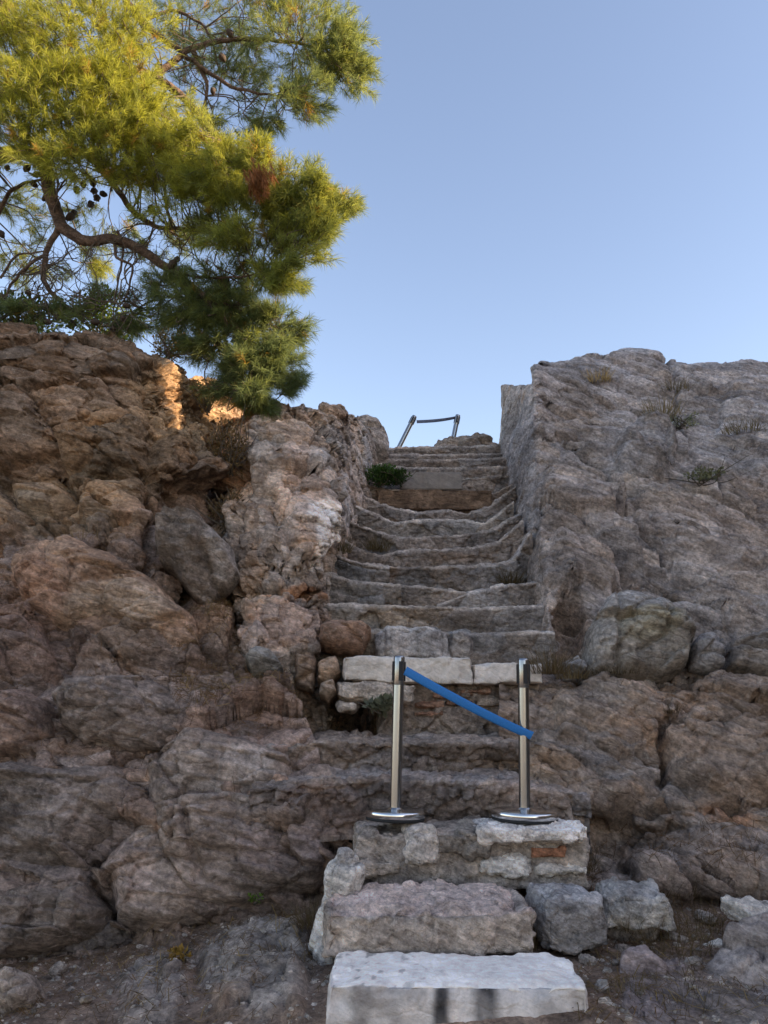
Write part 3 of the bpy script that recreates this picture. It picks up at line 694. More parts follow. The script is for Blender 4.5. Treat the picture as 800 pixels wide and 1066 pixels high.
strip('step', [(408, 466), (440, 464), (480, 464), (507, 463), (522, 461)], 9.66, 0.36, 0.9, S, stair, (0.29, 0.26, 0.235), 0.8, 12, 1, 20, slope=0.05)

# ------------------------------------------------------------------ rounded, chipped stone blocks
def rock_box(name, size, rad, res, seed, mat, tint, parent=None, loc=(0, 0, 0), rot=(0, 0, 0), amp=0.02, chip=0.05, fine=0.006, taper=0.0, top_tint=None, blob=None, facet=0.0, bend=0.0):
    h = np.array(size) / 2.0
    V = []; Q = []; off = 0
    for ax in range(3):
        u, v = (ax + 1) % 3, (ax + 2) % 3
        nu = max(4, int(size[u] / res)); nv = max(4, int(size[v] / res))
        A, B = np.meshgrid(np.linspace(-h[u], h[u], nu + 1), np.linspace(-h[v], h[v], nv + 1))
        for s in (-1, 1):
            P = np.zeros(A.shape + (3,)); P[..., ax] = s * h[ax]; P[..., u] = A; P[..., v] = B
            V.append(P.reshape(-1, 3)); Q.append(grid_quads(nv + 1, nu + 1, s > 0) + off); off += A.size
    V = np.concatenate(V); Q = np.concatenate(Q)
    key = np.round(V / 1e-5).astype(np.int64)
    _, first, inv = np.unique(key, axis=0, return_index=True, return_inverse=True)
    V = V[first]; Q = inv.reshape(-1)[Q]
    rad = min(rad, h.min() * 0.98)
    c = np.clip(V, -(h - rad), h - rad); n = V - c; n /= np.linalg.norm(n, axis=1, keepdims=True) + 1e-9
    P = c + n * rad
    wp_ = P + np.array(loc)
    ed = np.sort(1 - np.abs(V) / h, axis=1)      # nearness to an edge
    edge = np.exp(-((ed[:, 1] * np.median(h)) / 0.05) ** 2)
    d = amp * fbm(wp_ * 5 + seed, 3, 300 + seed) + amp * 0.8 * chunks(wp_, 0.16, 310 + seed, 1, 1.1, 0.5, 0.09)
    d = d - chip * edge * np.clip(fbm(wp_ * 6, 3, 320 + seed) + 0.18, 0, 1) * 1.8
    d = d + fine * 1.4 * fbm(wp_ * 14, 4, 330 + seed, 0.6) + fine * chunks(wp_, 0.05, 345 + seed, 1, 1.5, 0.3, 0.1) + fine * 0.5 * fbm(wp_ * 55, 2, 340 + seed)
    if facet:
        rs = np.random.default_rng(seed)
        for k in range(9):
            dd = rs.normal(size=3); dd /= np.linalg.norm(dd); lim = (np.abs(dd) * h).sum() * (0.62 + 0.22 * rs.random())
            over = (P @ dd) - lim
            P = P - np.maximum(over, 0)[:, None] * dd * facet
    P = P + n * d[:, None]
    if taper: P[:, :2] *= (1 - taper * (P[:, 2:3] / h[2]))
    if bend: P[:, 2] += bend * (P[:, 0] / h[0]) ** 2
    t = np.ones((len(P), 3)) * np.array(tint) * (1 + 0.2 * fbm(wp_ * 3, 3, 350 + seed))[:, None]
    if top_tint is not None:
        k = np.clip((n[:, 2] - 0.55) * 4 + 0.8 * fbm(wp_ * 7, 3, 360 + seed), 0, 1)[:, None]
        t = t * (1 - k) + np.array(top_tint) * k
    if blob is not None: t = blob(P, t, n)
    o = mesh_from(name, P, Q, mat, True, t, parent)
    o.location = loc; o.rotation_euler = rot
    return o

def face_block(name, px0, px1, py_top, py_bot, Y, depth, seed, mat, tint, parent=None, rot=(0, 0, 0), rad=0.03, res=0.012, back=0.0, **k):
    """block whose front face fills that stretch of the photo at distance Y"""
    a = pix(px0, py_top, Y); b = pix(px1, py_top, Y); c = pix((px0 + px1) / 2, py_bot, Y)
    w_ = b[0] - a[0]; hgt = (a[2] + b[2]) / 2 - c[2]
    loc = ((a[0] + b[0]) / 2, Y + depth / 2, (a[2] + b[2]) / 2 - hgt / 2)
    ry = -math.atan2(b[2] - a[2], w_)
    return rock_box(name, (w_, depth, hgt), rad, res, seed, mat, tint, parent, loc, (rot[0], ry + rot[1], rot[2]), **k)

# lowest marble block: stains and a broken corner
M['marble'] = rock_mat('weathered_white_marble', fine=70, lichen=0.05, dark=0.10, contrast=0.35, bump=0.4, pits=0.25, rough=0.75)
def marble_blob(P, t, n):
    front = np.clip(-n[:, 1] * 1.6 - 0.4, 0, 1)
    zz = P[:, 2]
    for (x, w_, s) in ((-0.06, 0.03, 1.0), (0.10, 0.045, 1.0), (-0.34, 0.035, 0.8), (0.30, 0.035, 0.3), (-0.22, 0.02, 0.35)):
        d = np.abs(P[:, 0] - x + 0.02 * fbm(P * 9, 2, 5)) / w_
        k = front * s * np.exp(-d ** 4) * np.clip(0.85 + 1.2 * fbm(P * np.array([14, 14, 5]), 3, 9), 0, 1)
        t = t * (1 - k[:, None]) + np.array((0.035, 0.035, 0.037)) * k[:, None]
    k = front * np.clip(fbm(P * np.array([9, 9, 12]), 5, 49, 0.65) * 2.0 - 0.1, 0, 0.45)
    t = t * (1 - k[:, None]) + np.array((0.16, 0.15, 0.145)) * k[:, None]
    k = front * np.clip(fbm(P * np.array([5, 5, 9]), 4, 19) * 2.2 - 0.05 - 1.5 * np.clip(P[:, 0] + 0.28, 0, 1), 0, 0.8)
    t = t * (1 - k[:, None]) + np.array((0.12, 0.105, 0.095)) * k[:, None]
    sp_ = np.clip((fbm(P * np.array([28, 16, 20]), 2, 29) - 0.18) * 8, 0, 0.75) * np.clip(n[:, 2] * 2 - 0.6, 0, 1) * np.clip(0.25 - P[:, 0] * 2.2, 0.05, 1)
    return t * (1 - sp_[:, None]) + np.array((0.22, 0.21, 0.2)) * sp_[:, None]
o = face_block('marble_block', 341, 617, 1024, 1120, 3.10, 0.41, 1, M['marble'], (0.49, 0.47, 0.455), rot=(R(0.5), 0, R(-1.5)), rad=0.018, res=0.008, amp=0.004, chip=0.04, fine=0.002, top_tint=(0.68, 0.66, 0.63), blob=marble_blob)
tag(o, 'white marble block with two dark vertical stains, the lowest step', 'stone block', 'built steps')
o = face_block('stone_block', 336, 559, 944, 1000, 3.52, 0.50, 2, M['masonry'], (0.36, 0.315, 0.28), rot=(R(3), 0, 0), rad=0.03, res=0.009, amp=0.02, chip=0.10, fine=0.010, top_tint=(0.47, 0.385, 0.35))  # top tint raised so the upper face looks lit against the front
tag(o, 'long rough pinkish stone block directly above the stained marble one', 'stone block', 'built steps')
o = face_block('stone_block', 562, 634, 933, 990, 3.66, 0.36, 3, M['masonry'], (0.25, 0.24, 0.235), rot=(R(4), 0, R(6)), rad=0.03, res=0.009, amp=0.014, chip=0.06, fine=0.007, taper=0.10, top_tint=(0.33, 0.325, 0.33))
tag(o, 'squarish grey stone block beside the long pinkish one', 'stone block', 'built steps')
o = face_block('stone_block', 626, 706, 930, 972, 3.86, 0.34, 4, M['masonry'], (0.34, 0.325, 0.30), rot=(R(4), R(5), R(-6)), rad=0.035, res=0.009, amp=0.018, chip=0.07, fine=0.009, taper=0.1, top_tint=(0.40, 0.39, 0.38), facet=0.6)
tag(o, 'pale cracked stone block at the right end of the second step', 'stone block', 'built steps')

# mortar pier at the left of the blocks
o = rock_box('mortar_pier', (0.165, 0.36, 0.54), 0.07, 0.01, 6, M['masonry'], (0.46, 0.445, 0.42), None, tuple(pix(352, 945, 3.86) + np.array([0.0, 0.12, -0.05])), (R(-6), R(7), 0), amp=0.04, chip=0.06, fine=0.006, taper=0.12)
tag(o, 'crumbling light grey mortar lump left of the stone blocks', 'mortar')

# rubble wall that carries the ledge
wall = thing('rubble_wall', 'low mortared rubble wall under the two steel posts', 'wall', tuple(pix(490, 915, 4.1)))
wl_ = wall.location
def wpart(o):
    o.location = (o.location.x - wl_.x, o.location.y - wl_.y, o.location.z - wl_.z); return o
wpart(face_block('mortar_core', 368, 612, 866, 930, 4.12, 0.62, 7, M['masonry'], (0.29, 0.26, 0.235), wall, rad=0.03, res=0.011, amp=0.03, chip=0.06, fine=0.008, top_tint=(0.27, 0.235, 0.21)))
for (a_, b_, t_, u_, dp, tint, sd, kw) in (
        (452, 512, 864, 892, 0.3, (0.2, 0.18, 0.16), 21, dict(amp=0.03, chip=0.06, fine=0.012)),
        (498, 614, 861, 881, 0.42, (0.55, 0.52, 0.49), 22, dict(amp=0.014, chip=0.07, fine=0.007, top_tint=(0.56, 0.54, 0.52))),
        (500, 556, 890, 915, 0.2, (0.56, 0.55, 0.53), 23, dict(amp=0.02, chip=0.05, fine=0.008)),
        (556, 616, 899, 914, 0.2, (0.5, 0.48, 0.45), 24, dict(amp=0.015, chip=0.05, fine=0.006)),
        (420, 455, 862, 905, 0.2, (0.48, 0.45, 0.42), 25, dict(amp=0.03, chip=0.05, fine=0.006)),
        (372, 422, 893, 918, 0.2, (0.37, 0.33, 0.29), 27, dict(amp=0.03, chip=0.05, fine=0.008))):
    wpart(face_block('stone', a_, b_, t_, u_, 4.035 if b_ == 614 else 4.075, dp, sd, M['masonry'], tint, wall, rad=0.03, res=0.008, rot=(0, R(random.uniform(-2, 2)), 0), **kw))
wpart(face_block('brick', 552, 590, 880, 896, 4.08, 0.2, 26, M['masonry'], (0.30, 0.145, 0.09), wall, rad=0.012, res=0.008, amp=0.008, chip=0.03, fine=0.004))

# marble slabs and the rubble beneath them
o = face_block('marble_slab', 357, 492, 683, 711, 5.34, 0.42, 31, M['marble'], (0.43, 0.41, 0.38), rad=0.012, res=0.01, amp=0.008, chip=0.035, fine=0.003, rot=(0, R(1.2), 0))
tag(o, 'longer of two flat marble slabs forming one step behind the posts', 'stone slab', 'marble step slabs')
o = face_block('marble_slab', 493, 565, 690, 712, 5.35, 0.42, 32, M['marble'], (0.46, 0.44, 0.415), rad=0.012, res=0.01, amp=0.008, chip=0.03, fine=0.003)
tag(o, 'shorter square-ended marble slab behind the right steel post', 'stone slab', 'marble step slabs')
o = face_block('flat_stone', 351, 432, 709, 731, 5.30, 0.38, 33, M['masonry'], (0.36, 0.32, 0.28), rad=0.035, res=0.01, amp=0.02, chip=0.06, fine=0.006, rot=(0, R(4), 0))
tag(o, 'rough flat stone wedged under the longer marble slab', 'stone')
o = face_block('small_stone', 350, 374, 729, 742, 5.28, 0.2, 34, M['masonry'], (0.33, 0.29, 0.25), rad=0.05, res=0.01, amp=0.02, chip=0.02)
tag(o, 'small rounded stone under the left end of the flat stone', 'stone')
rw = thing('brick_riser', 'crumbling riser of old bricks and mortar under the marble slabs', 'masonry', tuple(pix(480, 740, 5.45)))
wl_ = rw.location
wpart(face_block('mortar_core', 395, 600, 708, 775, 5.47, 0.3, 35, M['masonry'], (0.225, 0.19, 0.165), rw, rad=0.04, res=0.012, amp=0.05, chip=0.04, fine=0.01))
for i, (a_, b_, t_, u_) in enumerate(((432, 464, 729, 737), (463, 494, 728, 736), (450, 494, 720, 727), (478, 512, 716, 723), (430, 462, 739, 746), (495, 540, 726, 735))):
    wpart(face_block('brick', a_, b_, t_, u_, 5.43, 0.16, 40 + i, M['masonry'], (0.27, 0.165, 0.12) if i < 5 else (0.3, 0.25, 0.21), rw, rad=0.012, res=0.01, amp=0.012, chip=0.03, fine=0.004, rot=(0, R(random.uniform(-3, 3)), 0)))

# blocks of the step above the slabs
for (a_, b_, t_, u_, Y, tint, sd, lab, f_) in (
        (392, 467, 651, 690, 5.62, (0.29, 0.285, 0.285), 51, 'big blue-grey stone block standing just above the longer marble slab', 0.5),
        (464, 494, 654, 690, 5.66, (0.24, 0.225, 0.215), 52, 'narrow brown-grey stone wedged beside the blue-grey block', 0.5)):
    o = face_block('stone_block', a_, b_, t_, u_, Y, 0.35, sd, M['masonry'], tint, rad=0.05, res=0.01, amp=0.025, chip=0.06, fine=0.008, facet=f_, top_tint=(0.36, 0.355, 0.35))
    tag(o, lab, 'stone block')

# timber and concrete risers near the top
o = face_block('timber_plank', 392, 513, 509, 530, 8.36, 0.16, 61, M['wood'], (1, 1, 1), rad=0.012, res=0.015, amp=0.012, chip=0.03, fine=0.004, rot=(0, R(0.3), 0))
tag(o, 'weathered brown timber board set as a riser high on the stair', 'plank')
o = face_block('concrete_slab', 417, 481, 491.5, 509.5, 8.50, 0.12, 62, M['concrete'], (1, 1, 1), rad=0.006, res=0.02, amp=0.001, chip=0.002, fine=0.0)
tag(o, 'smooth grey concrete slab standing above the timber board', 'concrete slab')

# ------------------------------------------------------------------ loose and half-buried boulders
def boulder(poly, Y0, Y1, H, edge, seed, label, tint, mat='boulder', facets=5, fac=0.5, thick=0.5, step=1.6, sink=0.10, blobl=(), dip=15, tiltx=0.0, group=None, name='boulder', cat='boulder', crk=(), warpk=1.0, ch=1.0):
    """closed stone with its own outline: convex, faceted front standing out of the ground or face; Y0 at the top, Y1 at the foot"""
    poly = np.array(poly, float)
    x0, y0 = poly.min(0) - 6; x1, y1 = poly.max(0) + 6
    nx = int((x1 - x0) / step); ny = int((y1 - y0) / step)
    gx, gy = np.meshgrid(np.linspace(x0, x1, nx), np.linspace(y0, y1, ny))
    ty = (gy - y0) / (y1 - y0); Y = Y0 + (Y1 - Y0) * ty + tiltx * ((gx - x0) / (x1 - x0) - 0.5)
    B = np.moveaxis(pix_grid(gx, gy, Y), 0, -1)
    wx = gx + warpk * (5 * fbm(B * 4, 3, seed) + 2 * fbm(B * 14, 2, seed + 1)); wy = gy + warpk * (5 * fbm(B * 4 + 11, 3, seed + 2) + 2 * fbm(B * 14 + 3, 2, seed + 3))
    d = poly_dist(wx, wy, poly)
    t = np.clip(d / edge, 0, 1)
    h = H * np.clip(1 - (1 - t) ** 2.6, 0, 1) ** 0.8
    rs = np.random.default_rng(seed)
    cx_, cy_ = poly.mean(0); rx = (x1 - x0) / 2; ry = (y1 - y0) / 2
    for k in range(facets):
        an = rs.uniform(0, 2 * math.pi); g = rs.uniform(0.25, 0.9)
        pl = H * (rs.uniform(0.85, 1.15) - g * ((gx - cx_) / rx * math.cos(an) + (gy - cy_) / ry * math.sin(an)))
        h = h * (1 - fac) + fac * np.minimum(h, np.maximum(pl, -0.02)) if k else np.minimum(h, np.maximum(pl, -0.02)) * fac + h * (1 - fac)
    for ln, dp, w_ in crk:
        h -= dp * np.exp(-(line_dist(wx, wy, ln) / w_) ** 2)
    N = normals(B); 
    if N[ny // 2, nx // 2, 1] > 0: N = -N
    h = h - sink
    h = h + ch * (0.085 * chunks(B, 0.34, seed + 20, 1, 1.3, 0.4, 0.03, (1.6, 1, 0.8)) + 0.036 * chunks(B, 0.15, seed + 21, 1, 1.4, 0.6, 0.045, (1.5, 1, 0.8))) + 0.02 * fbm(B * 3, 3, seed + 22)
    h = h + 0.022 * strata(B, dip, 0.09, seed + 23) + 0.012 * fbm(B * 7, 4, seed + 24, 0.6) + 0.007 * chunks(B, 0.055, seed + 26, 1, 1.6, 0.2, 0.08) + 0.003 * fbm(B * 45, 2, seed + 25)
    P = B + N * h[..., None]
    keep_v = d > 0
    q = grid_quads(ny, nx, True)
    q = q[keep_v.reshape(-1)[q].all(1)]
    # skirt: the hidden back of the stone
    used = np.unique(q); mp = -np.ones(nx * ny, int); mp[used] = np.arange(len(used))
    V = P.reshape(-1, 3)[used]; Bk = (B - N * (-(thick))[..., None] if False else B - N * thick).reshape(-1, 3)[used]
    dd = np.clip(d.reshape(-1)[used] / (edge * 1.5), 0, 1)
    Bk = B.reshape(-1, 3)[used] - N.reshape(-1, 3)[used] * (sink + 0.05 + (thick - sink - 0.05) * np.sqrt(1 - (1 - dd) ** 2))[:, None]
    q = mp[q]; n = len(used)
    e = np.concatenate([q[:, [0, 1]], q[:, [1, 2]], q[:, [2, 3]], q[:, [3, 0]]])
    es = np.sort(e, 1); key = es[:, 0] * n + es[:, 1]
    u, idx, cnt = np.unique(key, return_index=True, return_counts=True)
    be = e[idx[cnt == 1]]
    side = np.stack([be[:, 1], be[:, 0], be[:, 0] + n, be[:, 1] + n], 1)
    Q = np.concatenate([q, q[:, ::-1] + n, side])
    VV = np.concatenate([V, Bk])
    tt = blobs(gx, gy, B, np.array(tint) * (np.array([0.86, 0.80, 0.75]) if seed < 415 else 0.94), list(blobl), seed + 30).reshape(-1, 3)[used]
    fc = voronoi(warp(B, 0.05, 3, seed + 20) / 0.3, seed + 20)[2].reshape(-1)[used]; tt = tt * (1 + 0.3 * (rnd(fc, 7) - 0.5))[:, None]
    o = mesh_from(name, VV, Q, M[mat], True, np.concatenate([tt, tt]))
    recentre(o, VV.mean(0))
    tag(o, label, cat, group)
    return o
def pix_grid(gx, gy, Y):
    u = (gx - CX) / F; v = (CY - gy) / F
    t = Y / (cp - v * sp)
    return np.stack([u * t, Y + 0 * u, (sp + v * cp) * t + EYE])

boulder([(160, 540), (172, 527), (205, 532), (222, 548), (240, 566), (246, 590), (226, 608), (212, 625), (195, 612), (178, 590), (162, 578)], 5.75, 5.5, 0.34, 30, 401, 'dark angular boulder lodged at the mouth of the shrubby gully', (0.165, 0.15, 0.135), facets=7, fac=0.95, ch=0.8, blobl=[(232, 580, 14, 28, (0.24, 0.23, 0.22), .7)], crk=[([(215, 540), (212, 570), (222, 610)], 0.05, 3)])
boulder([(8, 575), (25, 560), (70, 552), (115, 572), (160, 600), (200, 640), (205, 668), (185, 690), (150, 668), (110, 648), (70, 660), (30, 640), (10, 605)], 5.60, 5.30, 0.34, 48, 402, 'large reddish-brown boulder below the dark angular one', (0.30, 0.225, 0.175), facets=4, fac=0.6, blobl=[(40, 620, 40, 36, (0.31, 0.20, 0.15), .8), (130, 640, 60, 30, (0.35, 0.285, 0.225), .7)], crk=[([(95, 612), (130, 600), (150, 588)], 0.06, 4)])
boulder([(55, 722), (70, 704), (110, 699), (150, 702), (178, 716), (192, 736), (188, 762), (165, 780), (125, 785), (90, 776), (62, 755)], 5.05, 4.92, 0.30, 34, 403, 'dark oval boulder on the left with a smooth grey face', (0.205, 0.185, 0.175), facets=4, fac=0.5)
boulder([(-40, 725), (20, 712), (48, 728), (52, 765), (30, 782), (-40, 795)], 5.05, 4.9, 0.26, 28, 404, 'reddish-grey boulder left of the dark oval one', (0.25, 0.20, 0.18), facets=4, fac=0.5)
boulder([(150, 790), (195, 748), (250, 762), (300, 785), (312, 820), (350, 850), (348, 900), (330, 925), (280, 938), (220, 955), (150, 972), (112, 965), (108, 925), (92, 905), (110, 882), (145, 845)], 4.92, 4.52, 0.34, 50, 405, 'huge slanting grey rock overhanging the earth at the cliff foot', (0.245, 0.215, 0.2), facets=4, fac=0.4, sink=0.12, thick=0.6, step=1.8, blobl=[(130, 910, 40, 40, (0.285, 0.22, 0.19), .7), (240, 810, 60, 30, (0.29, 0.26, 0.24), .6), (300, 880, 50, 30, (0.25, 0.2, 0.195), .6)], crk=[([(200, 850), (205, 880), (215, 915)], 0.06, 4), ([(140, 880), (200, 855), (300, 870)], 0.04, 3)])
boulder([(-60, 800), (0, 792), (60, 798), (120, 790), (142, 815), (135, 850), (105, 878), (88, 905), (20, 915), (-60, 918)], 4.92, 4.62, 0.28, 40, 406, 'broad dark rock left of the huge slanting one', (0.21, 0.19, 0.18), facets=4, fac=0.4, step=1.8, thick=0.6)
boulder([(-60, 925), (15, 920), (85, 915), (112, 945), (108, 972), (60, 988), (0, 1000), (-60, 1010)], 4.62, 4.45, 0.20, 28, 407, 'low dark rock at the cliff foot beneath the broad dark one', (0.2, 0.175, 0.16), facets=4, fac=0.4, step=1.8)
boulder([(-15, 1018), (10, 1008), (32, 1012), (44, 1030), (36, 1052), (-15, 1068)], 3.75, 3.6, 0.16, 16, 408, 'pale lumpy stone on the earth in the near left corner', (0.33, 0.30, 0.28), facets=4, fac=0.7, sink=0.04, thick=0.25, mat='masonry', cat='stone')
boulder([(256, 690), (268, 680), (284, 683), (296, 697), (290, 704), (262, 703)], 5.40, 5.30, 0.12, 10, 409, 'small slate-grey rock on the littered slope by the rock shoulder', (0.21, 0.225, 0.23), facets=5, fac=0.9, sink=0.03, thick=0.18, step=1.2, cat='stone', dip=30)
boulder([(205, 712), (230, 706), (262, 712), (258, 730), (225, 738), (208, 730)], 5.22, 5.15, 0.10, 14, 410, 'tan stone sunk in the littered slope above the steps', (0.38, 0.29, 0.23), facets=3, fac=0.6, sink=0.04, thick=0.2, cat='stone')
boulder([(330, 652), (345, 645), (378, 647), (387, 656), (380, 672), (350, 677), (332, 672)], 5.60, 5.52, 0.20, 14, 411, 'smooth reddish boulder at the left end of a step', (0.33, 0.235, 0.185), facets=6, fac=0.9, sink=0.05, thick=0.3)
boulder([(330, 690), (350, 684), (355, 700), (345, 712), (330, 708)], 5.50, 5.44, 0.14, 8, 412, 'small tan stone left of the longer marble slab', (0.36, 0.29, 0.235), facets=4, fac=0.6, sink=0.03, thick=0.2, cat='stone', step=1.2)
boulder([(332, 712), (348, 710), (352, 722), (342, 730), (330, 726)], 5.42, 5.38, 0.12, 8, 413, 'small stone beneath the tan one by the marble slab', (0.30, 0.255, 0.215), facets=4, fac=0.6, sink=0.03, thick=0.2, cat='stone', step=1.2)
boulder([(305, 668), (322, 660), (330, 690), (326, 720), (308, 715)], 5.50, 5.42, 0.12, 10, 414, 'upright brown stone between the rock shoulder and the marble slab', (0.31, 0.25, 0.205), facets=4, fac=0.6, sink=0.03, thick=0.2, cat='stone', step=1.2)
boulder([(609, 690), (616, 650), (632, 620), (655, 612), (690, 622), (716, 645), (722, 668), (714, 695), (690, 706), (640, 706), (612, 704)], 5.66, 5.44, 0.34, 26, 415, 'large squat boulder with cracks sitting on the right-hand shelf', (0.265, 0.25, 0.23), facets=7, fac=0.9, sink=0.08, thick=0.55, blobl=[(670, 660, 30, 18, (0.27, 0.25, 0.18), .6), (660, 632, 40, 16, (0.33, 0.325, 0.32), .7)], crk=[([(640, 620), (642, 660), (636, 695)], 0.06, 2.5), ([(690, 640), (686, 670), (660, 685)], 0.05, 2.5), ([(640, 648), (690, 648), (716, 655)], 0.04, 2.5)])
boulder([(720, 672), (728, 660), (742, 658), (752, 672), (755, 692), (740, 698), (722, 694)], 5.52, 5.42, 0.18, 12, 416, 'small smooth blue-grey stone right of the large squat boulder', (0.255, 0.26, 0.275), facets=3, fac=0.5, sink=0.03, thick=0.25, cat='stone', step=1.2)
boulder([(758, 668), (800, 655), (850, 668), (852, 695), (800, 700), (760, 694)], 5.6, 5.45, 0.2, 18, 417, 'dark rough rock right of the small blue-grey stone', (0.235, 0.215, 0.2), facets=4, fac=0.5, sink=0.05, thick=0.3)
boulder([(585, 690), (600, 684), (612, 692), (610, 705), (588, 706)], 5.52, 5.46, 0.12, 8, 418, 'little grey stone in the hollow left of the squat boulder', (0.23, 0.23, 0.235), facets=4, fac=0.6, sink=0.03, thick=0.2, cat='stone', step=1.2)
boulder([(362, 468), (366, 446), (380, 437), (396, 442), (405, 460), (404, 474), (385, 480), (364, 480)], 9.35, 9.0, 0.32, 16, 419, 'rounded grey boulder at the top left of the stair', (0.30, 0.285, 0.275), facets=3, fac=0.4, sink=0.03, thick=0.6, step=0.9)
boulder([(452, 462), (456, 457), (475, 454), (495, 454), (516, 457), (524, 462), (522, 470), (454, 470)], 10.1, 9.95, 0.06, 5, 420, 'long low rock above the topmost step', (0.26, 0.235, 0.215), facets=2, fac=0.4, sink=0.02, thick=0.5, step=0.7)
o = rock_box('flat_slab', (0.62, 0.5, 0.085), 0.03, 0.01, 421, M['masonry'], (0.47, 0.445, 0.41), None, tuple(pix(832, 972, 3.9) + np.array([0, 0, 0.03])), (R(12), R(5), R(32)), amp=0.02, chip=0.06, fine=0.006, facet=0.8, top_tint=(0.47, 0.44, 0.40))
tag(o, 'flat pale slab of rock jutting in at the right edge', 'stone')
boulder([(725, 985), (745, 980), (762, 984), (756, 993), (728, 994)], 3.95, 3.85, 0.07, 6, 422, 'thin whitish flat stone lying in the dry weeds', (0.5, 0.49, 0.46), facets=2, fac=0.5, sink=0.015, thick=0.1, step=1.0, cat='stone', mat='marble')
boulder([(617, 1028), (622, 1019), (632, 1020), (636, 1032), (628, 1040), (619, 1038)], 3.35, 3.3, 0.06, 6, 423, 'upper of two rounded pebbles by the right end of the marble block', (0.36, 0.34, 0.315), facets=2, fac=0.4, sink=0.01, thick=0.1, step=0.9, cat='stone', ch=0.3, mat='masonry')
boulder([(622, 1046), (630, 1040), (642, 1046), (642, 1060), (630, 1066), (622, 1058)], 3.22, 3.18, 0.06, 7, 424, 'lower of two rounded pebbles by the right end of the marble block', (0.33, 0.31, 0.285), facets=2, fac=0.4, sink=0.01, thick=0.1, step=0.9, cat='stone', ch=0.3, mat='masonry')
boulder([(645, 1012), (670, 998), (706, 1002), (725, 1030), (726, 1075), (690, 1100), (640, 1085)], 3.72, 2.92, 0.17, 16, 425, 'dark purplish rock in the earth right of the marble block', (0.225, 0.185, 0.18), facets=5, fac=0.8, sink=0.05, thick=0.3)
boulder([(728, 1006), (775, 986), (860, 996), (890, 1050), (860, 1100), (740, 1095), (724, 1045)], 3.76, 2.94, 0.11, 12, 426, 'fractured grey rock at the near right corner', (0.215, 0.19, 0.18), facets=5, fac=0.9, ch=1.5, sink=0.05, thick=0.3)
boulder([(630, 968), (640, 955), (672, 950), (690, 962), (684, 978), (650, 985)], 3.98, 3.88, 0.08, 12, 427, 'low brown stone half buried under the pale cracked block', (0.27, 0.235, 0.205), facets=3, fac=0.6, sink=0.03, thick=0.2, cat='stone')

first = None
rs_ = np.random.default_rng(77)
for k, (x, y, Y, sz) in enumerate([(612, 1000, 3.62, .05), (650, 990, 3.82, .07), (668, 975, 3.98, .05), (705, 978, 3.95, .08), (640, 1002, 3.62, .04), (722, 1002, 3.66, .06), (590, 990, 3.74, .04), (735, 955, 4.25, .07), (690, 948, 4.3, .05), (770, 940, 4.4, .06), (655, 938, 4.4, .05), (612, 922, 4.5, .06),
        (150, 1020, 3.85, .05), (90, 1040, 3.65, .05), (200, 1045, 3.6, .06), (310, 1050, 3.35, .06), (250, 975, 4.35, .05), (60, 1010, 4.15, .06), (300, 980, 4.2, .05), (215, 700, 5.42, .06), (235, 668, 5.8, .06), (285, 715, 5.3, .05), (222, 735, 5.2, .05)]):
    if first is None:
        o = rock_box('loose_stone', (1.3, 1.0, 0.75), 0.3, 0.07, 501, M['masonry'], (0.29, 0.255, 0.225), None, (0, 0, 0), amp=0.10, chip=0.2, fine=0.03, facet=0.9); first = o
    else:
        o = first.copy(); COL.objects.link(o)
    p_ = pix(x, y, Y); o.location = tuple(p_); f_ = sz * rs_.uniform(0.8, 1.3)
    o.scale = (f_ * rs_.uniform(0.8, 1.4), f_ * rs_.uniform(0.8, 1.2), f_ * rs_.uniform(0.7, 1.1)); o.rotation_euler = (rs_.uniform(-.3, .3), rs_.uniform(-.3, .3), rs_.uniform(0, 6.28))
    tag(o, 'small grey-brown loose stone lying on the dry earth', 'stone', 'loose stones on the earth')

# ------------------------------------------------------------------ barrier posts
def lathe(prof, n=40):
    V = []; Q = []
    for r, z in prof:
        for k in range(n):
            a = 2 * math.pi * k / n; V.append((r * math.cos(a), r * math.sin(a), z))
    for i in range(len(prof) - 1):
        for k in range(n):
            Q.append((i * n + k, i * n + (k + 1) % n, (i + 1) * n + (k + 1) % n, (i + 1) * n + k))
    return np.array(V), np.array(Q)
def lathe_part(name, prof, mat, parent, n=40):
    V, Q = lathe(prof, n); o = mesh_from(name, V, Q, mat, True, None, parent)
    return o
def box_part(name, c, s, mat, parent, rz=0):
    c = np.array(c); h = np.array(s) / 2
    V = np.array([(x, y, z) for x in (-1, 1) for y in (-1, 1) for z in (-1, 1)]) * h
    ca, sa = math.cos(rz), math.sin(rz)
    V = np.stack([V[:, 0] * ca - V[:, 1] * sa, V[:, 0] * sa + V[:, 1] * ca, V[:, 2]], 1) + c
    Q = np.array([(0, 1, 3, 2), (4, 6, 7, 5), (0, 4, 5, 1), (2, 3, 7, 6), (0, 2, 6, 4), (1, 5, 7, 3)])
    return mesh_from(name, V, Q, mat, False, None, parent)
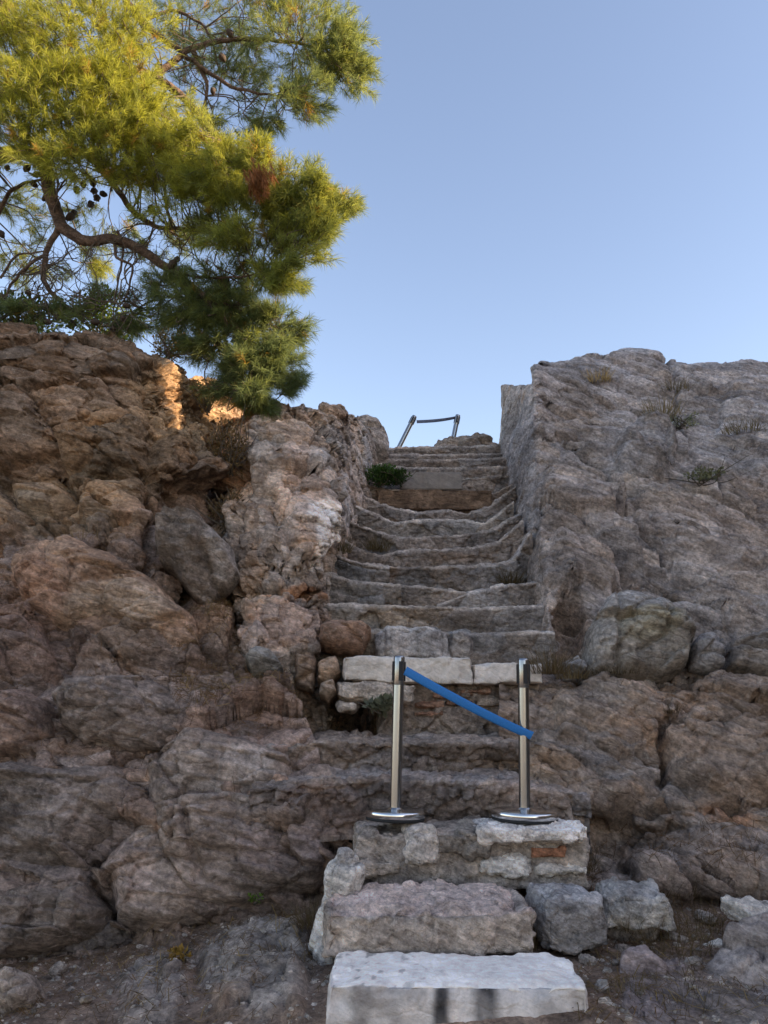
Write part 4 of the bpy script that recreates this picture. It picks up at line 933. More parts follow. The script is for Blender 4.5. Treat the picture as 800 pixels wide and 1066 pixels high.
def post(name, label, base, rot, H, group, pr_=0.0285, br_=0.15):
    t = thing(name, label, 'barrier post', tuple(base), group); t.rotation_euler = rot
    e = 0.0005
    lathe_part('base', [(e, 0.012), (br_ * 0.97, 0.012), (br_, 0.017), (br_, 0.036), (br_ * 0.985, 0.043), (br_ * 0.94, 0.046), (pr_ * 2.0, 0.050), (pr_ * 1.2, 0.056), (pr_ * 1.0, 0.060)], M['chrome'], t, 64)
    lathe_part('rubber_foot', [(e, 0.0), (br_ * 0.98, 0.0), (br_ * 0.985, 0.013), (e, 0.0125)], M['rubber'], t, 64)
    lathe_part('pole', [(pr_, 0.055), (pr_, H - 0.15)], M['steel'], t, 40)
    hd = lathe_part('head', [(pr_, H - 0.151), (pr_ * 1.03, H - 0.148), (pr_ * 1.03, H - 0.012), (pr_ * 0.98, H - 0.004), (pr_ * 0.8, H), (e, H)], M['steel'], t, 40)
    for k in range(4):
        a = R(90 * k - 3)
        box_part('belt_slot', (pr_ * 1.0 * math.cos(a), pr_ * 1.0 * math.sin(a), H - 0.08), (0.012, 0.02, 0.10), M['black'], hd, a)
    return t
def belt_mesh(name, A, B, width, sag, mat, parent, inv, twist0=0.0, twist1=0.0, side=np.array([0, 0, 1.0]), thick=0.0022, n=40):
    """flat webbing from A to B with a little slack; closed thin solid"""
    A = np.array(A); B = np.array(B); V = []
    ax = (B - A) / np.linalg.norm(B - A)
    for i in range(n + 1):
        s = i / n; c = A * (1 - s) + B * s; c = c - np.array([0, 0, 1]) * sag * 4 * s * (1 - s) * (0.8 + 0.4 * s)
        up = np.array([0, 0, 1.0]) - ax * ax[2]; up /= np.linalg.norm(up); sd = np.cross(ax, up)
        a = twist0 * (1 - s) + twist1 * s
        w_ = up * math.cos(a) + sd * math.sin(a); nn_ = -up * math.sin(a) + sd * math.cos(a)
        for j in range(5):
            k = j / 4 - 0.5
            V.append(c + w_ * width * k + nn_ * (thick * 0.5 + 0.003 * math.cos(k * 3.0)))
        for j in range(5):
            k = 0.5 - j / 4
            V.append(c + w_ * width * k + nn_ * (-thick * 0.5 + 0.003 * math.cos(k * 3.0)))
    V = np.array(V); Q = []
    for i in range(n):
        for j in range(10):
            Q.append((i * 10 + j, i * 10 + (j + 1) % 10, (i + 1) * 10 + (j + 1) % 10, (i + 1) * 10 + j))
    V = np.array([list(inv @ Vector(v)) for v in V])
    return mesh_from(name, V, np.array(Q), mat, True, None, parent)
from mathutils import Vector, Matrix, Euler
def inv_of(t): return (Matrix.Translation(t.location) @ t.rotation_euler.to_matrix().to_4x4()).inverted()
bA = pix(411.5, 852, 4.27); bB = pix(546.5, 852, 4.27)
bA[2] = bB[2] = pix(411, 853.5, 4.27)[2]
pA = post('barrier_post', 'left steel barrier post on the rubble wall, blue belt from its top', bA, (0, R(1.9), R(20)), 0.815, 'lower barrier posts')
pB = post('barrier_post', 'right steel barrier post on the rubble wall, belt hooked at mid height', bB, (R(1), R(1.6), R(12)), 0.80, 'lower barrier posts', br_=0.168)
tA = pix(422, 698, 4.25); tB = pix(554, 766, 4.233)
belt_mesh('belt', tA, tB, 0.046, 0.012, M['blue'], pA, inv_of(pA), 0.1, 0.45)
# the pair at the top, leaning on the slope
def lean(base_px, top_px, Y, H, label, yaw):
    top = pix(top_px[0], top_px[1], Y); low = pix(base_px[0], base_px[1], Y)
    d = top - low; d = d / np.linalg.norm(d)
    base = top - d * H
    t = post('barrier_post', label, base, (0, 0, 0), H, 'upper barrier posts', 0.034, 0.16)
    t.rotation_euler = Vector(d).to_track_quat('Z', 'Y').to_euler()
    return t, top
pC, tC = lean((417, 463), (432, 433), 10.6, 0.9, 'more tilted steel barrier post at the head of the stair', 0)
pD, tD = lean((471, 462), (477, 432), 10.6, 0.9, 'less tilted steel barrier post beside the long low rock at the top', 0)
belt_mesh('belt', pix(434, 439, 10.6), pix(475, 434.5, 10.6), 0.045, 0.015, M['greybelt'], pC, inv_of(pC), 0.2, 1.0)
# ------------------------------------------------------------------ the pine
def tubes(paths, n=7):
    """paths: list of (points (k,3), radii (k,)) -> one mesh of tapering limbs"""
    VV = []; QQ = []; off = 0
    for P, rad in paths:
        P = np.asarray(P, float); k = len(P)
        T = np.gradient(P, axis=0); T /= np.linalg.norm(T, axis=1, keepdims=True) + 1e-9
        ref = np.array([0.3, 0.9, 0.2]); A = np.cross(T, ref); A /= np.linalg.norm(A, axis=1, keepdims=True) + 1e-9; Bv = np.cross(T, A)
        an = np.arange(n) * 2 * math.pi / n
        ring = P[:, None] + np.asarray(rad)[:, None, None] * (np.cos(an)[None, :, None] * A[:, None] + np.sin(an)[None, :, None] * Bv[:, None])
        VV.append(ring.reshape(-1, 3))
        i = np.arange(k * n).reshape(k, n); j = np.roll(i, -1, 1)
        QQ.append(np.stack([i[:-1], j[:-1], j[1:], i[1:]], -1).reshape(-1, 4) + off); off += k * n
    return np.concatenate(VV), np.concatenate(QQ)
def smooth_path(pts, n=8, jit=0.0, seed=0):
    pts = np.asarray(pts, float)
    C, _ = catmull(pts[:, None, :], [n] * (len(pts) - 1), 0)
    C = C[:, 0]
    if jit: C = C + jit * np.stack([fbm(C * 5, 2, seed), fbm(C * 5 + 9, 2, seed), fbm(C * 5 + 23, 2, seed)], -1)
    return C

def needle_tufts(cent, dirs, size, nper, col, width=0.0032, spread=(25, 75)):
    """sprays of thin needles: centres (n,3), twig directions (n,3), size (n,), colour (n,3)"""
    n = len(cent); m = n * nper
    c = np.repeat(cent, nper, 0); d = np.repeat(dirs, nper, 0); s = np.repeat(size, nper); cl = np.repeat(col, nper, 0)
    ref = rng.normal(size=(m, 3)); a = np.cross(d, ref); a /= np.linalg.norm(a, axis=1, keepdims=True) + 1e-9
    th = np.radians(rng.uniform(spread[0], spread[1], m))
    nd = d * np.cos(th)[:, None] + a * np.sin(th)[:, None]
    root = c + d * (rng.uniform(-0.6, 0.55, m) * s)[:, None]
    L = s * rng.uniform(0.7, 1.15, m)
    side = np.cross(nd, rng.normal(size=(m, 3))); side /= np.linalg.norm(side, axis=1, keepdims=True) + 1e-9
    w_ = width * rng.uniform(0.8, 1.25, m)
    tip = root + nd * L[:, None]; tip[:, 2] -= 0.12 * L
    mid = root + nd * (L * 0.5)[:, None]
    V = np.stack([root - side * (w_ * 0.5)[:, None], root + side * (w_ * 0.5)[:, None], mid + side * (w_ * 0.6)[:, None], tip, mid - side * (w_ * 0.6)[:, None]], 1).reshape(-1, 3)
    b = np.arange(m) * 5
    T = np.concatenate([np.stack([b, b + 1, b + 2], 1), np.stack([b, b + 2, b + 4], 1), np.stack([b + 4, b + 2, b + 3], 1)])
    cl = cl * rng.uniform(0.75, 1.25, (m, 1))
    return V, T, np.repeat(cl, 5, 0)

TREE = thing('pine_tree', 'large overhanging pine with yellow-green needles and bare crooked branches on the cliff top', 'tree', tuple(pix(-70, 345, 7.6)))
tl = np.array(TREE.location)
def tmesh(name, V, Q, mat, tint=None, smooth=True, parent=None, kind=None):
    o = mesh_from(name, np.asarray(V) - tl, Q, mat, smooth, tint, parent or TREE)
    return o
def pxpath(lst, n=8, jit=0.03, seed=0): return smooth_path([pix(*p) for p in lst], n, jit, seed)
# trunk just outside the frame, then the limbs that show
P = pxpath([(-75, 372, 7.7), (-72, 330, 7.65), (-60, 260, 7.5), (-42, 200, 7.4), (-30, 120, 7.4), (-10, 40, 7.5), (20, -60, 7.6), (40, -160, 7.7)], 8, 0.05, 1)
V, Q = tubes([(P, np.linspace(0.24, 0.07, len(P)))], 14); tmesh('trunk', V, Q, M['bark'])
limbs = [
    ([(-40, 190, 7.4), (0, 163, 7.2), (28, 160, 7.1), (47, 170, 7.0), (52, 200, 6.95), (62, 232, 6.9), (84, 250, 6.9), (118, 248, 6.9), (150, 262, 6.9), (180, 284, 6.9), (215, 312, 6.9), (245, 340, 6.93), (262, 375, 6.95), (262, 415, 6.95)], 0.085, 0.018),
    ([(212, 310, 6.9), (250, 322, 6.93), (292, 342, 6.95)], 0.016, 0.006), ([(245, 340, 6.93), (225, 360, 6.97), (215, 385, 7.0)], 0.012, 0.005), ([(180, 284, 6.9), (230, 290, 6.8), (290, 282, 6.6)], 0.014, 0.005),
    ([(62, 234, 6.9), (50, 258, 6.95), (45, 280, 7.0), (52, 302, 7.0), (68, 318, 7.0), (84, 326, 7.05)], 0.032, 0.015),
    ([(46, 266, 6.95), (20, 285, 7.0), (5, 312, 7.1), (-10, 335, 7.2)], 0.018, 0.008),
    ([(-38, 220, 7.3), (-5, 228, 7.2), (12, 200, 7.1), (30, 190, 7.1), (60, 186, 7.0)], 0.03, 0.01),
    ([(28, 160, 7.1), (90, 160, 7.1), (110, 182, 7.0), (135, 215, 7.0), (160, 235, 7.0), (200, 240, 6.9), (250, 246, 6.8)], 0.045, 0.012),
    ([(118, 248, 6.9), (122, 268, 6.85), (137, 276, 6.85), (134, 300, 6.85), (125, 318, 6.9)], 0.016, 0.007),
    ([(122, 240, 6.9), (128, 262, 6.95), (122, 300, 7.0), (118, 330, 7.0)], 0.014, 0.006),
    ([(-30, 110, 7.4), (40, 90, 7.3), (110, 70, 7.2), (160, 80, 7.1), (200, 110, 7.0), (230, 150, 6.9), (280, 190, 6.8), (320, 215, 6.7)], 0.07, 0.012),
    ([(160, 80, 7.1), (200, 50, 7.2), (250, 40, 7.2), (310, 45, 7.1), (350, 60, 7.0)], 0.04, 0.01),
    ([(200, 50, 7.2), (215, 85, 7.2), (210, 120, 7.2)], 0.03, 0.01), ([(120, -20, 7.4), (150, 25, 7.3), (190, 55, 7.2), (240, 90, 7.1), (290, 100, 7.0)], 0.045, 0.01),
    ([(152, 20, 7.3), (180, 10, 7.3), (215, 30, 7.3), (230, 75, 7.3)], 0.025, 0.008),
    ([(0, 290, 7.1), (20, 265, 7.0), (45, 262, 6.95)], 0.014, 0.006), ([(-20, 345, 7.2), (30, 320, 7.05), (70, 322, 7.0)], 0.02, 0.01),
]
skel = []
for i, (l, r0, r1) in enumerate(limbs):
    P = pxpath(l, 8, 0.04, 20 + i); rad = np.linspace(r0, r1, len(P))
    V, Q = tubes([(P, rad)], 10); tmesh('branch', V, Q, M['bark']); skel.append(P)
SK = np.concatenate(skel)
# foliage: (px, py, rx, ry, Y, depth radius, tufts, yellow 0..1)
clumps = [
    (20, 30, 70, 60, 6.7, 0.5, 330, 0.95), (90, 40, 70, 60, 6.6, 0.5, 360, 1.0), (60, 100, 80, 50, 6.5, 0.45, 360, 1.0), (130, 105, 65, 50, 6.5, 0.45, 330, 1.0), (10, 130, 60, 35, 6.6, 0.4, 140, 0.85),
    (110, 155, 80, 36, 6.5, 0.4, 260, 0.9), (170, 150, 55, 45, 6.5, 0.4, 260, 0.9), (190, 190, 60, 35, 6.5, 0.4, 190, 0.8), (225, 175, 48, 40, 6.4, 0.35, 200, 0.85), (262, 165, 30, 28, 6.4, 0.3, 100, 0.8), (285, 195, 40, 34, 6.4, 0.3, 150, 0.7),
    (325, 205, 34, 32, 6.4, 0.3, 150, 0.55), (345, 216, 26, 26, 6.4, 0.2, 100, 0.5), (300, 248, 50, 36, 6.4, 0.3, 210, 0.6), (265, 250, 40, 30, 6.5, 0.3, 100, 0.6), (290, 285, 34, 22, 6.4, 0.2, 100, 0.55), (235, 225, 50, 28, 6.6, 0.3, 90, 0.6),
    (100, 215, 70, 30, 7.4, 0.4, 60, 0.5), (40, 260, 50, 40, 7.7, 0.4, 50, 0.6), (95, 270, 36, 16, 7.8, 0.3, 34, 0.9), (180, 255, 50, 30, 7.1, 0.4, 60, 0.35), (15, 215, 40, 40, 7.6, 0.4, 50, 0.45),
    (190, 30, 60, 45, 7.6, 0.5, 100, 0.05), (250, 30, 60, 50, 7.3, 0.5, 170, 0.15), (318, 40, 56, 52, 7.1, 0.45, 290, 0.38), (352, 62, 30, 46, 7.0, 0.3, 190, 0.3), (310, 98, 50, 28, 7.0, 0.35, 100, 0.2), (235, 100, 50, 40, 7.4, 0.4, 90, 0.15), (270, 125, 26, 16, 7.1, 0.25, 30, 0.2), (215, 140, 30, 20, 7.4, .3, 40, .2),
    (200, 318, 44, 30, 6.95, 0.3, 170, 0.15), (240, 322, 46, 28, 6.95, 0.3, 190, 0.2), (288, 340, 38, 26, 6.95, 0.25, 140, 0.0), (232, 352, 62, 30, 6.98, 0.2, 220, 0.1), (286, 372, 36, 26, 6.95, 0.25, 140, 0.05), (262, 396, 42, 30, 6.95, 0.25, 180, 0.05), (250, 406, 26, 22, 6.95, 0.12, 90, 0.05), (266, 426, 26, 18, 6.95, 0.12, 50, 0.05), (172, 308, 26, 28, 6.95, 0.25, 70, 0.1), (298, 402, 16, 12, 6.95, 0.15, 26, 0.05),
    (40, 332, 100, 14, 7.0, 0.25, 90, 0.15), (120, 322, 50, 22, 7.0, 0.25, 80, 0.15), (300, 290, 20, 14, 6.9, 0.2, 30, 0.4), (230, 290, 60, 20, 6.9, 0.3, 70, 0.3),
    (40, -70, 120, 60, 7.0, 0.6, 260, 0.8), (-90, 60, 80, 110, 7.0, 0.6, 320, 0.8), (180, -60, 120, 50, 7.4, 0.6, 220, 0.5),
]
cent = []; dirs = []; size = []; col = []; twigs = []
for (x, y, rx, ry, Y, rd, n, yel) in clumps:
    c0 = pix(x, y, Y); k = np.linalg.norm(c0 - np.array([0, 0, EYE])) / F
    n = int(n * 1.45); rx *= 1.12; ry *= 1.12
    u = rng.normal(size=(n, 3)); u /= np.linalg.norm(u, axis=1, keepdims=True); u *= (rng.random((n, 1)) ** 0.42)
    # gather the sprays into sub-branches so that gaps stay between them
    nb = max(3, n // 16); bc = rng.normal(size=(nb, 3)); bc /= np.linalg.norm(bc, axis=1, keepdims=True); bc *= rng.random((nb, 1)) ** 0.33
    own = rng.integers(0, nb, n); u = 0.36 * u + 0.82 * bc[own]
    p = c0 + u * np.array([rx * k, rd, ry * k])
    # sprays point outward from the crown, tips turned up
    j = np.argmin(((SK[None, ::3] - c0) ** 2).sum(-1), axis=1)[0] * 3
    root = SK[j]
    d = (p - root); d /= np.linalg.norm(d, axis=1, keepdims=True) + 1e-9
    d = d * 0.7 + u * 0.6 + rng.normal(size=(n, 3)) * 0.35 + np.array([0.1, -0.1, 0.25]); d /= np.linalg.norm(d, axis=1, keepdims=True)
    cent.append(p); dirs.append(d); size.append(rng.uniform(0.06, 0.135, n))
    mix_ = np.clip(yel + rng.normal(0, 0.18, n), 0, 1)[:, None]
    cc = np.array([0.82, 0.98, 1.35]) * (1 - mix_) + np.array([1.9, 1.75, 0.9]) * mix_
    dead = rng.random(n) < 0.025
    cc[dead] = np.array([2.0, 1.1, 0.7])
    col.append(cc)
    for b in range(nb):
        t_ = c0 + bc[b] * 0.72 * np.array([rx * k, rd, ry * k])
        j = np.argmin(((SK - t_) ** 2).sum(-1)); r_ = SK[j]
        if np.linalg.norm(r_ - t_) > 0.75: r_ = t_ + (r_ - t_) * (0.75 / np.linalg.norm(r_ - t_)) + rng.normal(size=3) * 0.06
        m_ = (r_ + t_) / 2 + rng.normal(size=3) * 0.07 + np.array([0, 0, -0.05])
        pth = smooth_path([r_, m_, t_, t_ + (t_ - m_) * 0.15], 4, 0.03, b)
        twigs.append((pth, np.linspace(0.008, 0.0025, len(pth))))
cent = np.concatenate(cent); dirs = np.concatenate(dirs); size = np.concatenate(size); col = np.concatenate(col)
# keep one tangle of bare twigs free of needles at the lower left of the crown
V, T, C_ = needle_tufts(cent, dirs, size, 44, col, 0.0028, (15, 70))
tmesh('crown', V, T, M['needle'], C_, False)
# short bare shoots that carry the sprays
sh = [(np.stack([c - d * s * 0.9, c, c + d * s * 0.5]), np.array([0.003, 0.0025, 0.0012])) for c, d, s in zip(cent, dirs, size)]
# bare crooked twigs over the cliff edge
rs = np.random.default_rng(31)
def wander(p, d, L, r, depth):
    n = 7; pts = [p]; 
    for k in range(n):
        d = d + rs.normal(size=3) * np.array([0.32, 0.2, 0.32]); d /= np.linalg.norm(d)
        pts.append(pts[-1] + d * L / n)
    twigs.append((smooth_path(pts, 3), np.linspace(r, r * 0.35, (len(pts) - 1) * 3 + 1)))
    if depth > 0:
        for k in range(rs.integers(2, 4)):
            i = rs.integers(2, n)
            wander(pts[i], d * 0.4 + rs.normal(size=3) * np.array([0.8, 0.3, 0.8]), L * 0.62, r * 0.6, depth - 1)
ends = []
for (x, y, Y, L, nn_) in ((45, 285, 7.0, 0.5, 5), (55, 305, 7.0, 0.5, 5), (85, 325, 7.05, 0.6, 6), (120, 315, 6.9, 0.45, 5), (20, 285, 7.0, 0.5, 5), (5, 312, 7.1, 0.5, 5), (130, 285, 6.9, 0.4, 4), (150, 262, 6.9, 0.45, 4), (100, 250, 6.9, 0.4, 3), (60, 200, 7.0, 0.4, 4), (215, 100, 7.2, 0.6, 6), (210, 60, 7.2, 0.6, 5), (160, 235, 7.0, 0.5, 6), (200, 240, 6.9, 0.5, 5), (30, 325, 7.05, 0.5, 5), (145, 320, 7, .4, 4)):
    for q in range(nn_):
        wander(pix(x, y, Y), rs.normal(size=3) * np.array([1, 0.4, 1]) + np.array([0.1, 0, -0.1]), L * rs.uniform(0.7, 1.3), 0.0085, 2)
V, Q = tubes(twigs, 5); tmesh('twig', V, Q, M['twig'])['kind'] = 'stuff'
V, Q = tubes(sh, 3); tmesh('shoot', V, Q, M['twig'])['kind'] = 'stuff'
# dark open cones
def cone_mesh():
    V, Q = lathe([(0.001, -0.038), (0.017, -0.034), (0.026, -0.018), (0.027, 0.0), (0.021, 0.018), (0.012, 0.032), (0.001, 0.04)], 14)
    a = np.arctan2(V[:, 1], V[:, 0]); V[:, :2] *= (1 + 0.22 * np.sin(a * 5 + V[:, 2:3].ravel() * 220))[:, None]
    return V, Q
cV, cQ = cone_mesh(); first = None
spots = [(28, 175), (38, 182), (36, 192), (8, 175), (78, 185), (87, 192), (97, 190), (98, 199), (101, 206), (95, 213), (80, 198), (77, 222), (73, 226), (30, 305), (25, 318), (40, 330), (48, 320), (15, 335), (3, 310), (2, 244), (60, 330), (75, 338), (100, 335), (132, 318), (128, 332), (155, 192), (158, 218), (185, 270), (180, 275), (50, 335), (20, 342), (90, 318), (48, 206), (108, 202), (232, 60), (240, 35), (222, 95), (205, 115), (32, 345), (118, 342)]
for i, (x, y) in enumerate(spots):
    p = pix(x, y, 6.85 + 0.2 * random.random())
    if first is None:
        o = mesh_from('pine_cone', cV, cQ, M['cone'], True, None, TREE); first = o
    else:
        o = first.copy(); COL.objects.link(o); o.parent = TREE
    s_ = random.uniform(0.9, 1.35)
    o.location = tuple(p - tl); o.scale = (s_, s_, s_); o.rotation_euler = (random.uniform(1.8, 4.2), random.uniform(-0.8, 0.8), random.uniform(0, 6))
# hanging bundle of dead brown needles caught in the outer branch
n = 90
c0 = pix(270, 188, 6.2); cc = c0 + rng.normal(size=(n, 3)) * np.array([0.045, 0.05, 0.055])
V, T, C_ = needle_tufts(cc, np.tile(np.array([[0.25, -0.1, -0.95]]), (n, 1)), np.full(n, 0.09), 24, np.tile(np.array([[1.0, 0.55, 0.36]]), (n, 1)), 0.0035, (5, 35))
o = tmesh('dead_needles', V, T, M['straw'], C_, False); o['label'] = 'rust-brown bundle of dead needles caught in the outer branch'

# ------------------------------------------------------------------ low plants
def blades(n, base, h, spread, w, col, lean_=0.5, curl=0.4, seed=0, droop=0.0):
    rs = np.random.default_rng(seed)
    a = rs.uniform(0, 2 * math.pi, n); rad = spread * np.sqrt(rs.random(n))
    root = np.stack([rad * np.cos(a), rad * np.sin(a), np.zeros(n)], 1)
    az = a + rs.normal(0, 0.7, n); ln = np.abs(rs.normal(0, lean_, n)); L = h * rs.uniform(0.5, 1.15, n)
    V = []; 
    d0 = np.stack([np.cos(az) * np.sin(ln), np.sin(az) * np.sin(ln), np.cos(ln)], 1)
    out = np.stack([np.cos(az), np.sin(az), -0.8 * np.ones(n)], 1)
    sd = np.stack([-np.sin(az), np.cos(az), np.zeros(n)], 1) * np.cos(rs.uniform(0, 3, n))[:, None] + np.stack([np.cos(az), np.sin(az), np.zeros(n)], 1) * 0.5
    sd /= np.linalg.norm(sd, axis=1, keepdims=True)
    rows = []
    for t in (0, 0.33, 0.66, 1.0):
        c = root + d0 * (L * t)[:, None] + out * (L * curl * t * t * rs.uniform(0.2, 1, n))[:, None] * 0.6
        ww = w * (1 - t * 0.85)
        rows.append(c - sd * ww / 2); rows.append(c + sd * ww / 2)
    V = np.stack(rows, 1).reshape(-1, 3); b = np.arange(n) * 8
    Q = np.concatenate([np.stack([b + 2 * i, b + 2 * i + 1, b + 2 * i + 3, b + 2 * i + 2], 1) for i in range(3)])
    C_ = np.repeat(np.array(col) * rs.uniform(0.6, 1.3, (n, 1)), 8, 0)
    return V + np.array([0, 0, -0.01]), Q, C_
def leaves(n, rad, h, leaf, col, seed=0, low=0.0):
    """small leaves spread through a low rounded bush"""
    rs = np.random.default_rng(seed)
    u = rs.normal(size=(n, 3)); u /= np.linalg.norm(u, axis=1, keepdims=True); u *= rs.random((n, 1)) ** 0.4
    nb = max(6, n // 30); bc = rs.normal(size=(nb, 3)); bc /= np.linalg.norm(bc, axis=1, keepdims=True); bc *= rs.random((nb, 1)) ** 0.3
    u = 0.35 * u + 0.75 * bc[rs.integers(0, nb, n)]
    c = u * np.array([rad, rad, h]) + np.array([0, 0, h * 0.85])
    d = u + rs.normal(size=(n, 3)) * 0.6 + np.array([0, 0, 0.4]); d /= np.linalg.norm(d, axis=1, keepdims=True)
    s = np.cross(d, rs.normal(size=(n, 3))); s /= np.linalg.norm(s, axis=1, keepdims=True)
    L = leaf * rs.uniform(0.6, 1.3, n)[:, None]
    V = np.stack([c, c + d * L * 0.5 + s * L * 0.28, c + d * L, c + d * L * 0.5 - s * L * 0.28], 1).reshape(-1, 3)
    Q = np.arange(n * 4).reshape(-1, 4)
    C_ = np.repeat(np.array(col) * rs.uniform(0.55, 1.4, (n, 1)), 4, 0)
    return V, Q, C_
def stems(n, rad, h, r, seed=0):
    rs = np.random.default_rng(seed); paths = []
    for i in range(n):
        e = np.array([rs.normal() * rad * 0.7, rs.normal() * rad * 0.7, h * rs.uniform(0.8, 1.9)])
        m_ = e * 0.5 + rs.normal(size=3) * rad * 0.2
        p = smooth_path([np.zeros(3) + rs.normal(size=3) * 0.02, m_, e], 4); paths.append((p, np.linspace(r, r * 0.4, len(p))))
    return tubes(paths, 5)
def surf_point(key, x, y):
    G, N, *_ = RESULT[key]
    qx, qy = proj(G); i = np.argmin(((qx - x) ** 2 + (qy - y) ** 2).ravel() + (G[..., 1].ravel() * 30) ** 1)
    return G.reshape(-1, 3)[i], N.reshape(-1, 3)[i]
def grass(x, y, Y, label, h=0.18, spread=0.08, n=120, w=0.004, col=(1, 1, 1), mat='straw', seed=0, lean_=0.55, cat='grass tuft', name='grass_tuft', group=None, key=None):
    p = surf_point(key, x, y)[0] if key else pix(x, y, Y)
    V, Q, C_ = blades(n, None, h, spread, w, col, lean_, 0.5, seed)
    o = mesh_from(name, V, Q, M[mat], True, C_); o.location = tuple(p)
    tag(o, label, cat, group); return o
grass(572, 700, 5.35, 'brown dried weeds beside the right end of the shorter marble slab', 0.24, 0.12, 260, 0.004, (0.55, 0.47, 0.4), seed=1)
grass(595, 705, 5.32, 'thin straw weeds in the hollow next to the squat boulder', 0.16, 0.10, 120, 0.004, (0.7, 0.62, 0.5), seed=2)
grass(394, 572, 7.0, 'brown tuft growing in the left side of the steps', 0.17, 0.10, 220, 0.005, (0.45, 0.42, 0.33), seed=3, key=None)
grass(356, 574, 6.75, 'grey-brown tuft in the corner below the whitish rock patch', 0.16, 0.08, 160, 0.005, (0.5, 0.5, 0.42), seed=4)
grass(532, 607, 6.5, 'dark weed clump at the right side of the steps under a crack', 0.15, 0.10, 200, 0.005, (0.3, 0.27, 0.2), seed=5)
grass(623, 398, None, 'pale straw-coloured tuft on the upper right rock', 0.20, 0.13, 160, 0.007, (1.7, 1.6, 1.35), seed=6, key='R')
grass(704, 408, None, 'grey dry tuft below the notch in the right rock crest', 0.20, 0.15, 160, 0.007, (0.75, 0.75, 0.7), 'straw', seed=7, key='R')
grass(690, 432, None, 'straggling grey weeds on the right rock, left of a ledge', 0.20, 0.18, 150, 0.007, (0.9, 0.9, 0.8), seed=8, key='R')
grass(775, 450, None, 'wide flat tuft of grey weeds near the right edge of the rock', 0.16, 0.2, 170, 0.007, (0.7, 0.7, 0.62), seed=9, key='R')
grass(85, 562, None, 'wispy dead grass trailing over the top of the reddish boulder', 0.17, 0.16, 120, 0.003, (0.9, 0.8, 0.65), seed=10, key='L', lean_=0.9)
grass(322, 962, 4.15, 'dry weeds tucked against the left side of the mortar lump', 0.17, 0.07, 160, 0.003, (0.55, 0.48, 0.4), seed=11)
grass(226, 945, None, 'low dark weeds under the overhang of the huge slanting rock', 0.10, 0.13, 160, 0.003, (0.4, 0.38, 0.28), seed=12, key='G')
grass(700, 985, 3.85, 'tangled dry weeds on the slope below the brown shelf', 0.15, 0.16, 240, 0.003, (0.6, 0.5, 0.4), seed=13, lean_=0.9)
grass(730, 962, 4.1, 'sprawling straw above the thin whitish stone', 0.14, 0.2, 240, 0.003, (0.6, 0.5, 0.4), seed=14, lean_=1.0)
grass(655, 1040, 3.3, 'short dry weeds against the two pebbles', 0.12, 0.05, 120, 0.003, (0.75, 0.68, 0.5), seed=15)
grass(712, 1058, 3.25, 'dark dried weeds between the purplish rock and the fractured grey rock', 0.16, 0.12, 260, 0.003, (0.42, 0.36, 0.28), seed=16)
grass(548, 985, 3.75, 'dry stalks in the joint between the pinkish and grey blocks', 0.13, 0.05, 110, 0.003, (0.6, 0.52, 0.4), seed=17)
grass(660, 962, 3.95, 'dry stalks sprouting below the pale cracked block', 0.13, 0.14, 150, 0.003, (0.6, 0.52, 0.42), seed=18, lean_=0.8)
grass(640, 700, 5.38, 'dark weeds along the foot of the large squat boulder', 0.07, 0.16, 170, 0.003, (0.32, 0.28, 0.22), seed=19)
grass(700, 742, None, 'sparse dark weeds growing from a joint in the brown shelf', 0.10, 0.06, 80, 0.003, (0.4, 0.34, 0.28), seed=20, key='B')
grass(452, 716, 5.33, 'small grey tuft under the joint of the two marble slabs', 0.08, 0.04, 80, 0.003, (0.5, 0.5, 0.42), seed=21)
grass(600, 905, 4.35, 'weeds in the corner right of the rubble wall', 0.15, 0.1, 160, 0.003, (0.42, 0.36, 0.28), seed=22)
grass(690, 925, 4.5, 'weeds fringing the foot of the brown shelf', 0.13, 0.2, 200, 0.003, (0.45, 0.38, 0.3), seed=23, lean_=0.9)

def bush(p, label, rad, h, n, leaf, mat, col, seed, nst=14, cat='shrub', name='shrub'):
    t = thing(name, label, cat, tuple(p))
    V, Q, C_ = leaves(n, rad, h, leaf, col, seed); mesh_from('foliage', V, Q, M[mat], False, C_, t)
    V, Q = stems(nst, rad, h, 0.006, seed); mesh_from('stems', V, Q, M['twig'], True, None, t).name = 'stem'
    return t
bush(pix(398, 505, 8.35), 'green leafy bush growing on the left side of the high steps', 0.20, 0.13, 1500, 0.035, 'greenleaf', (1.0, 1.0, 1.0), 1)
bush(pix(414, 503, 8.35), 'darker green creeping plant against the smooth concrete slab', 0.16, 0.08, 800, 0.03, 'greenleaf', (0.6, 0.62, 0.6), 2, cat='plant', name='creeping_plant')
bush(surf_point('R', 732, 505)[0], 'grey-green thorny cushion bush on the right rock face', 0.2, 0.1, 420, 0.04, 'greyleaf', (1.3, 1.25, 1.1), 3)
bush(surf_point('R', 520 + 540 / 2.857, 445)[0], 'small silvery cushion plant above the round knob of the right rock', 0.2, 0.07, 260, 0.035, 'greyleaf', (2.0, 1.95, 1.9), 4, cat='plant', name='cushion_plant')
bush(pix(238, 492, 6.55), 'brown withered shrub filling the gully below the pine', 0.22, 0.28, 1300, 0.03, 'straw', (0.6, 0.5, 0.37), 5, 26)
bush(pix(236, 552, 6.3), 'thin dead shrub lower in the gully behind the dark boulder', 0.15, 0.2, 480, 0.028, 'straw', (0.5, 0.43, 0.35), 6, 22)
bush(pix(218, 428, 7.15), 'dry sunlit shrub hanging under the lowest pine boughs', 0.2, 0.2, 600, 0.03, 'straw', (1.0, 0.85, 0.55), 7, 20)
